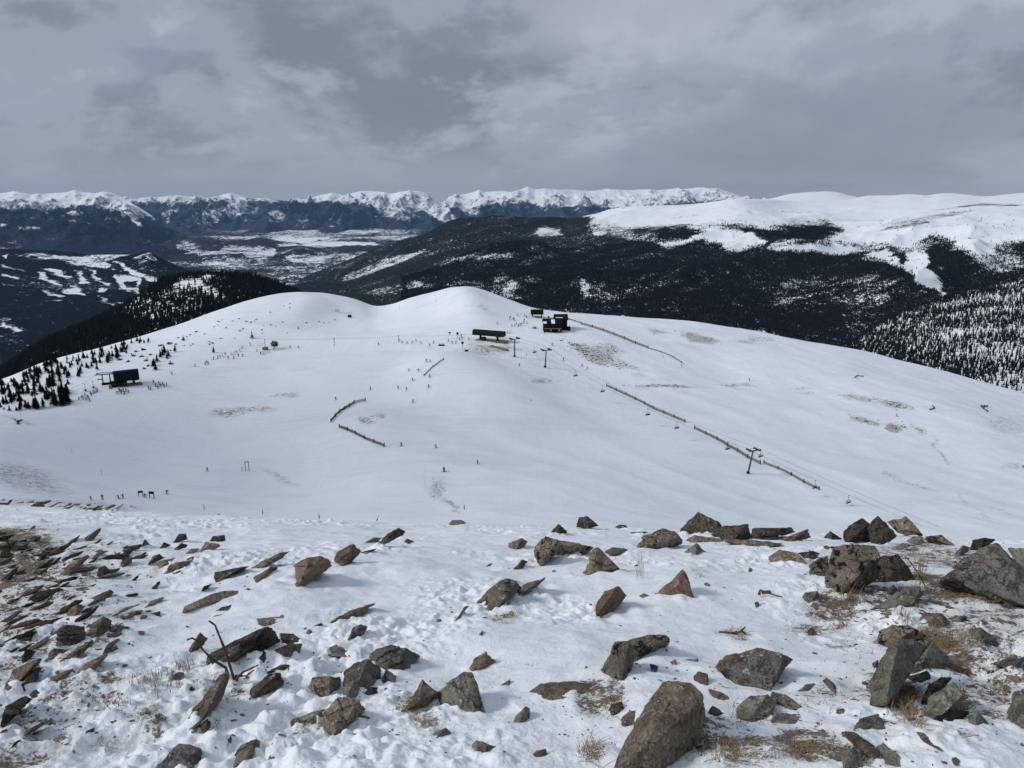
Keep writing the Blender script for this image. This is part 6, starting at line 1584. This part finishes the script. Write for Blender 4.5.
# ================================================================== TREES ON THE LEFT SLOPE
def spruce_meshes(seed):
    R = np.random.default_rng(seed); V = []; Fa = []; n = 0; tiers = 9
    for t in range(tiers):
        f = t / (tiers - 1); z0 = .10 + .80 * f; r = (.23 * (1 - f) ** .85 + .02) * (.8 + .4 * R.random()); k = 9
        ph = R.random() * 6.28
        tip = (0.01 * R.normal(), .01 * R.normal(), min(1.0, z0 + .20))
        V.append(tip); c = n; n += 1
        for j in range(k):
            a = ph + j * 2 * math.pi / k; rr = r * (.55 + .75 * R.random())
            V.append((math.cos(a) * rr, math.sin(a) * rr, z0 - .06 * R.random()))
            a2 = a + math.pi / k; V.append((math.cos(a2) * rr * .45, math.sin(a2) * rr * .45, z0 + .05)); n += 2
        for j in range(2 * k): Fa.append((c, c + 1 + j, c + 1 + (j + 1) % (2 * k)))
    cr = raw_mesh('crown', V, Fa, 3); cr.materials.append(M['spruce'])
    tk = tube([(0, 0, -.08), (0, 0, .12), (.005, 0, .6)], .028, .012, 6); tk.name = 'trunk'; tk.materials.append(M['bark'])
    return cr, tk
SP = [spruce_meshes(s) for s in (1, 2, 3, 4)]
ntree = 0
def spruce(p, h, lab, group=None, seed=0):
    global ntree
    ntree += 1
    R = random.Random(seed + ntree); cr, tk = R.choice(SP)
    t = empty('spruce_tree', p, R.uniform(0, 6.28)); w = R.uniform(.85, 1.25)
    t.scale = (h * w * 1.2, h * w * 1.2, h * R.uniform(.75, 1.15)); tag(t, lab, 'tree', group)
    link('crown', cr, parent=t); link('trunk', tk, parent=t)
def grove(n, area, h, lab, group, seed, wt=None):
    R = random.Random(seed); xs = [p[0] for p in area]; ys = [p[1] for p in area]; k = 0; tr = 0
    while k < n and tr < 60 * n:
        tr += 1
        px, py = R.uniform(min(xs), max(xs)), R.uniform(min(ys), max(ys))
        if polymask(np.array([px]), np.array([py]), area, .01)[0] < .5: continue
        if mnoise.noise(Vector((px * .13, py * .22, seed))) < -.12: continue
        p = A.hit(px, py)
        if p is None: continue
        spruce(p, R.uniform(*h), lab, group, seed); k += 1
grove(104, [(0, 384), (25, 374), (50, 364), (64, 362), (60, 382), (40, 396), (0, 409)], (3.5, 6.5), 'dark spruce in the scattered belt at the left edge of the snow', 'spruces of the left belt', 1)
grove(92, [(60, 361), (100, 350.5), (150, 337), (152, 343), (122, 357), (98, 370), (66, 386)], (2.6, 5.2), 'dark spruce along the skyline edge above the green terminal', 'spruces along the left skyline edge', 2)
grove(18, [(44, 397), (60, 391), (70, 390), (68, 396), (48, 402)], (4, 7), 'tall dark spruce in the clump left of the chair queue', 'spruces in the clump left of the queue', 3)
grove(16, [(28, 409.5), (48, 404), (72, 400), (68, 405), (40, 410.5)], (4.5, 7.5), 'dark spruce in the lowest row of trees on the left', 'lowest spruces on the left', 4)
for px, py, h in ((5, 410, 2.2), (10.5, 411, 3), (17.5, 411, 3.4), (21, 410.5, 4.6), (27, 408.5, 6), (35, 407.5, 5.5), (12, 404, 6.5), (22, 407, 5)): spruce(on(px, py), h, 'spruce at the foot of the left belt, just above the empty bowl', 'spruces just above the empty bowl', 5)
for px, py, h in ((152.5, 367, 5), (154, 365.5, 6.2), (157, 362, 5.5), (155.5, 370, 4.5), (160.5, 358, 5.2), (162.5, 356, 5.8), (164.5, 353.5, 6.2), (167, 359, 4.5), (168.5, 357, 5.5), (175, 352, 5.4)): spruce(on(px, py), h, 'dark spruce in the loose file climbing right of the green terminal', 'spruces climbing right of the green terminal', 6)
for px, py, h, lab in ((213.5, 353, 4.2, 'lone dark spruce on bare snow left of the ridge trail skiers'), (252.2, 338.2, 5.0, 'small lone spruce left of the wooden tow mast'), (183.5, 340.5, 3.6, 'lone spruce on the white slope below the wooded ridge'), (298.4, 329, 2.4, 'tiny dark tree alone in the middle of the knoll slope'), (270.5, 313, 2, 'tiny dark tree high on the left flank of the knoll')):
    spruce(on(px, py), h, lab)
def round_tree(p, h, lab):
    t = empty('dark_tree', p); tag(t, lab, 'tree')
    R = np.random.default_rng(3); V = []; Fa = []
    for k in range(420):
        d = R.normal(size=3); d /= np.linalg.norm(d); c_ = d * np.array([.5, .5, .36]) * h * (.35 + .65 * R.random() ** .5); c_[2] += h * .64
        a, b = R.normal(size=3) * h * .07, R.normal(size=3) * h * .07; n = len(V); V += [c_, c_ + a, c_ + b]; Fa.append((n, n + 1, n + 2))
    link('crown', raw_mesh('crown', V, Fa, 3), M['spruce'], t, False)
    MB().rod((0, 0, -.3), (0, 0, h * .6), .22, .14, 7).build('trunk', 'bark', t)
round_tree(on(274.8, 349.0), 5.4, 'round-headed dark tree beside the wooden tow mast')
# low shrubs dotted over the knoll
def shrub_mesh(seed):
    R = np.random.default_rng(seed); V = []; Fa = []
    for k in range(46):
        d = R.normal(size=3); d /= np.linalg.norm(d); d[2] = abs(d[2]); c_ = d * (.4 + .6 * R.random()); c_[2] *= .8
        a, b = R.normal(size=3) * .35, R.normal(size=3) * .35; n = len(V); V += [c_, c_ + a, c_ + b]; Fa.append((n, n + 1, n + 2))
    m = raw_mesh('shrub', V, Fa, 3); m.materials.append(M['spruce']); return m
SH = [shrub_mesh(s) for s in (11, 12, 13)]
def shrubs(pts, lab, group, r=(.5, 1.0)):
    R = random.Random(len(pts) * 13)
    for px, py in pts:
        p = on(px, py); o = link('shrub', R.choice(SH)); s = R.uniform(*r); o.location = p; o.scale = (s * 1.3, s, s); o.rotation_euler = (0, 0, R.uniform(0, 6)); tag(o, lab, 'shrub', group)
R = random.Random(77)
shrubs([(R.uniform(155, 200) + k * .9, 0) for k in range(0)], '', '')
up = []
while len(up) < 34:
    px = R.uniform(168, 262); py = R.uniform(318, 352)
    if py > np.interp(px, [150, 200, 250, 300], [344, 323, 306, 298]) + 3 and py < np.interp(px, [165, 215, 262], [352, 346, 330]): up.append((px, py))
shrubs(up, 'low dark shrub dotted over the white knoll slope', 'shrubs dotted over the knoll', (.35, .8))
shrubs([(284, 306), (290, 304), (283, 322), (276, 326), (264, 326), (262, 330), (262.5, 333.5), (271, 325), (306, 323), (319, 322), (329, 322.5), (323.5, 323), (287, 333), (334.5, 320), (290, 308)], 'low dark shrub under the white top of the knoll', 'shrubs under the knoll top', (.35, .75))
shrubs([(136, 352), (141, 357), (146, 361), (133, 356), (125, 352), (150, 355), (143, 350), (128, 362), (160, 346), (148, 366), (144, 369), (171, 364), (120, 360), (170, 344), (178, 338), (196, 332)], 'ragged dark shrub on the snow above the green terminal', 'ragged shrubs above the green terminal', (.8, 1.6))
shrubs([(16, 420), (18.5, 422), (21, 421), (19.5, 424)], 'low dark shrub by the bare pole at the left edge', 'shrubs by the bare pole', (.5, .9))
print('trees', ntree)
# ================================================================== SKY, SUN, AIR, CAMERA
SUN_EL, SUN_AZ = math.radians(36), math.radians(-101)     # azimuth from +Y towards +X: from the left
world = bpy.data.worlds.new('World'); scene.world = world; world.use_nodes = True
wt = world.node_tree; wt.nodes.clear()
def wn(typ, **k):
    nd = wt.nodes.new(typ)
    for a, v in k.items(): setattr(nd, a, v)
    return nd
wl_ = wt.links.new
def wmath(op, a, b=0.0, clamp=False):
    nd = wn('ShaderNodeMath', operation=op, use_clamp=clamp)
    for i, v in enumerate((a, b)):
        if hasattr(v, 'is_output'): wl_(v, nd.inputs[i])
        else: nd.inputs[i].default_value = v
    return nd.outputs[0]
def wstep(v, lo, hi, a=0.0, b=1.0):
    nd = wn('ShaderNodeMapRange', interpolation_type='SMOOTHSTEP'); wl_(v, nd.inputs[0])
    nd.inputs[1].default_value = lo; nd.inputs[2].default_value = hi; nd.inputs[3].default_value = a; nd.inputs[4].default_value = b
    return nd.outputs[0]
def wmix(f, a, b):
    nd = wn('ShaderNodeMix', data_type='RGBA')
    if hasattr(f, 'is_output'): wl_(f, nd.inputs[0])
    else: nd.inputs[0].default_value = f
    for i, v in ((6, a), (7, b)):
        if hasattr(v, 'is_output'): wl_(v, nd.inputs[i])
        else: nd.inputs[i].default_value = (*v, 1)
    return nd.outputs[2]
wout = wn('ShaderNodeOutputWorld'); bg = wn('ShaderNodeBackground'); wl_(bg.outputs[0], wout.inputs[0])
bg.inputs[1].default_value = .1
sky = wn('ShaderNodeTexSky', sky_type='NISHITA'); sky.sun_disc = False
sky.sun_elevation = SUN_EL; sky.sun_rotation = SUN_AZ; sky.altitude = 3600; sky.air_density = 1; sky.dust_density = 1
tc = wn('ShaderNodeTexCoord'); sp = wn('ShaderNodeSeparateXYZ'); wl_(tc.outputs['Generated'], sp.inputs[0])
zc_ = wmath('MAXIMUM', sp.outputs[2], 0.0)
inv = wmath('DIVIDE', 1.0, wmath('ADD', zc_, .30))
cb = wn('ShaderNodeCombineXYZ')
wl_(sp.outputs[0], cb.inputs[0]); wl_(sp.outputs[1], cb.inputs[1]); wl_(wmath('MULTIPLY', wmath('POWER', wmath('ADD', zc_, .02), .85), 1.7), cb.inputs[2])
def wnoise(scale, detail, rough, dist=0.0, off=(0, 0, 0)):
    mp = wn('ShaderNodeMapping'); wl_(cb.outputs[0], mp.inputs[0]); mp.inputs['Location'].default_value = off
    nd = wn('ShaderNodeTexNoise'); wl_(mp.outputs[0], nd.inputs['Vector'])
    nd.inputs['Scale'].default_value = scale; nd.inputs['Detail'].default_value = detail; nd.inputs['Roughness'].default_value = rough; nd.inputs['Distortion'].default_value = dist
    return nd.outputs[0]
big = wnoise(1.9, 4, .5, .1, (3.1, 1.7, 0)); puff = wnoise(3.3, 10, .58, .15, (0.4, 5.2, 1)); puff2 = wnoise(3.3, 10, .58, .15, (0.4 + .024, 5.2, 1 - .050)); det = wnoise(13, 8, .62, .1, (7, 2, 3))
dens_ = wmath('ADD', wmath('MULTIPLY', big, .5), wmath('ADD', wmath('MULTIPLY', puff, .42), wmath('MULTIPLY', det, .08)))
CL_D, CL_M, CL_L = (1.95, 2.26, 2.75), (3.2, 3.66, 4.35), (4.9, 5.35, 5.95)
c1 = wmix(wmath('MULTIPLY', wstep(dens_, .485, .535), .9), CL_M, CL_D)
relief_ = wmath('ADD', .5, wmath('MULTIPLY', wmath('SUBTRACT', puff, puff2), 4.4), True)
c1 = wmix(wstep(relief_, .55, 1.0, 0, .55), c1, CL_L)
c1 = wmix(wstep(relief_, .45, .0, 0, .75), c1, CL_D)
# a little blue shows through between the layers
c1 = wmix(wmath('MULTIPLY', wstep(dens_, .45, .40), .6), c1, (2.9, 3.5, 4.7))
sk10 = wn('ShaderNodeVectorMath', operation='SCALE'); wl_(sky.outputs[0], sk10.inputs[0]); sk10.inputs[3].default_value = 1.0
# near the horizon the deck closes to an even grey veil; overhead it is thinner and brighter
hz = wmix(wstep(big, .38, .62), (2.5, 2.92, 3.6), (3.4, 3.85, 4.45))
c2 = wmix(wstep(sp.outputs[2], .09, .0, 0, .8), c1, hz)
up_ = wn('ShaderNodeVectorMath', operation='SCALE'); wl_(c2, up_.inputs[0]); wl_(wmath('ADD', 1.0, wmath('MULTIPLY', wstep(sp.outputs[2], .25, .9), .45)), up_.inputs[3])
upt = wn('ShaderNodeMix', data_type='RGBA', blend_type='MULTIPLY'); wl_(wstep(sp.outputs[2], .25, .7), upt.inputs[0]); wl_(up_.outputs[0], upt.inputs[6]); upt.inputs[7].default_value = (.92, .98, 1.0, 1)
# a darker snow shower hangs low on the right, a paler band beside it
def wblob(ax, az, rx, rz):
    e = wmath('ADD', wmath('POWER', wmath('DIVIDE', wmath('SUBTRACT', sp.outputs[0], ax), rx), 2.0), wmath('POWER', wmath('DIVIDE', wmath('SUBTRACT', sp.outputs[2], az), rz), 2.0))
    return wmath('MULTIPLY', wstep(e, 1.0, 0.0), wstep(sp.outputs[1], .2, .5))
sh = wmix(wmath('MULTIPLY', wblob(.36, .06, .26, .085), .75), upt.outputs[2], (2.35, 2.68, 3.3))
sh = wmix(wmath('MULTIPLY', wmath('MULTIPLY', wblob(.50, .015, .24, .05), wstep(puff, .40, .60)), .55), sh, (4.1, 4.5, 5.1))
sh = wmix(wmath('MULTIPLY', wmath('MULTIPLY', wblob(.20, .20, .30, .075), wstep(puff, .42, .58)), .75), sh, (4.8, 5.2, 5.8))
fin = wmix(.06, sh, sky.outputs[0])
wl_(fin, bg.inputs[0])

sun = bpy.data.lights.new('sun', 'SUN'); sun.energy = 2.15; sun.angle = math.radians(13); sun.color = (1, .975, .94)
so = bpy.data.objects.new('sun', sun); COL.objects.link(so)
d = Vector((math.sin(SUN_AZ) * math.cos(SUN_EL), math.cos(SUN_AZ) * math.cos(SUN_EL), math.sin(SUN_EL)))
so.rotation_euler = d.to_track_quat('Z', 'Y').to_euler()

# the air: one box round everything
mn = np.array([1e9] * 3); mx = -mn
for S in TERR:
    mn = np.minimum(mn, [S.X.min(), S.Y.min(), S.Z.min()]); mx = np.maximum(mx, [S.X.max(), S.Y.max(), S.Z.max()])
mn -= (500, 500, 1.0); mx += (500, 500, 60)
mx[2] = max(mx[2], 60)
vx = [(mn[0], mn[1]), (mx[0], mn[1]), (mx[0], mx[1]), (mn[0], mx[1])]
hv = [(a, b, mn[2]) for a, b in vx] + [(a, b, mx[2]) for a, b in vx]
hm = raw_mesh('haze', hv, [(3, 2, 1, 0), (4, 5, 6, 7), (0, 1, 5, 4), (1, 2, 6, 5), (2, 3, 7, 6), (3, 0, 4, 7)], 4)
hmat = bpy.data.materials.new('haze_air'); hmat.use_nodes = True
ht = hmat.node_tree; ht.nodes.clear()
ho = ht.nodes.new('ShaderNodeOutputMaterial'); pv = ht.nodes.new('ShaderNodeVolumePrincipled')
pv.inputs['Color'].default_value = (.36, .63, 1.0, 1); pv.inputs['Density'].default_value = 8.5e-6; pv.inputs['Anisotropy'].default_value = .2
ht.links.new(pv.outputs[0], ho.inputs['Volume'])
hob = link('haze', hm, hmat); tag(hob, kind='stuff')

# cumulus added out of view, between the sun and the bowl, to shade it
def shade_cloud(loc, r, seed, lab):
    bm = bmesh.new(); bmesh.ops.create_icosphere(bm, subdivisions=5, radius=1)
    for v in bm.verts:
        n = mnoise.fractal(v.co * 1.7 + Vector((seed, 0, 0)), .8, 2.0, 5) * .34 + mnoise.noise(v.co * 1.1 + Vector((0, seed, 0))) * .3
        v.co = Vector((v.co.x * r[0], v.co.y * r[1], v.co.z * r[2] * (1 if v.co.z > 0 else .45))) * (1 + n)
    for f in bm.faces: f.smooth = True
    me = bpy.data.meshes.new('shade_cloud'); bm.to_mesh(me); bm.free()
    o = link('shade_cloud', me, M['shade_cloud']); o.location = loc; tag(o, lab, 'shade_cloud', kind='stuff')
M['shade_cloud'] = mat_plain('shade_cloud_white', (.85, .86, .88), .95, .04, .01)
tgt = on(120, 455); shade_cloud(tgt + d * 1050, (120, 95, 55), 3.1, 'unseen cumulus added towards the sun to shade the bowl')
cam = bpy.data.cameras.new('camera'); cam.sensor_width = 36; cam.lens = F / 1024 * 36
cam.clip_start = .05; cam.clip_end = 150000
co = bpy.data.objects.new('camera', cam); COL.objects.link(co)
co.rotation_euler = (math.pi / 2 - TH, 0, 0); co.location = (0, 0, 0)
scene.camera = co
scene.view_settings.view_transform = 'Standard'; scene.view_settings.look = 'None'
scene.view_settings.exposure = 0.0; scene.view_settings.gamma = 1
scene.cycles.use_denoising = True
try: scene.cycles.denoiser = 'OPENIMAGEDENOISE'
except Exception: pass
scene.cycles.max_bounces = 6; scene.cycles.diffuse_bounces = 3; scene.cycles.volume_bounces = 0
scene.cycles.glossy_bounces = 2; scene.cycles.transmission_bounces = 2
scene.cycles.use_adaptive_sampling = True; scene.cycles.adaptive_threshold = .02
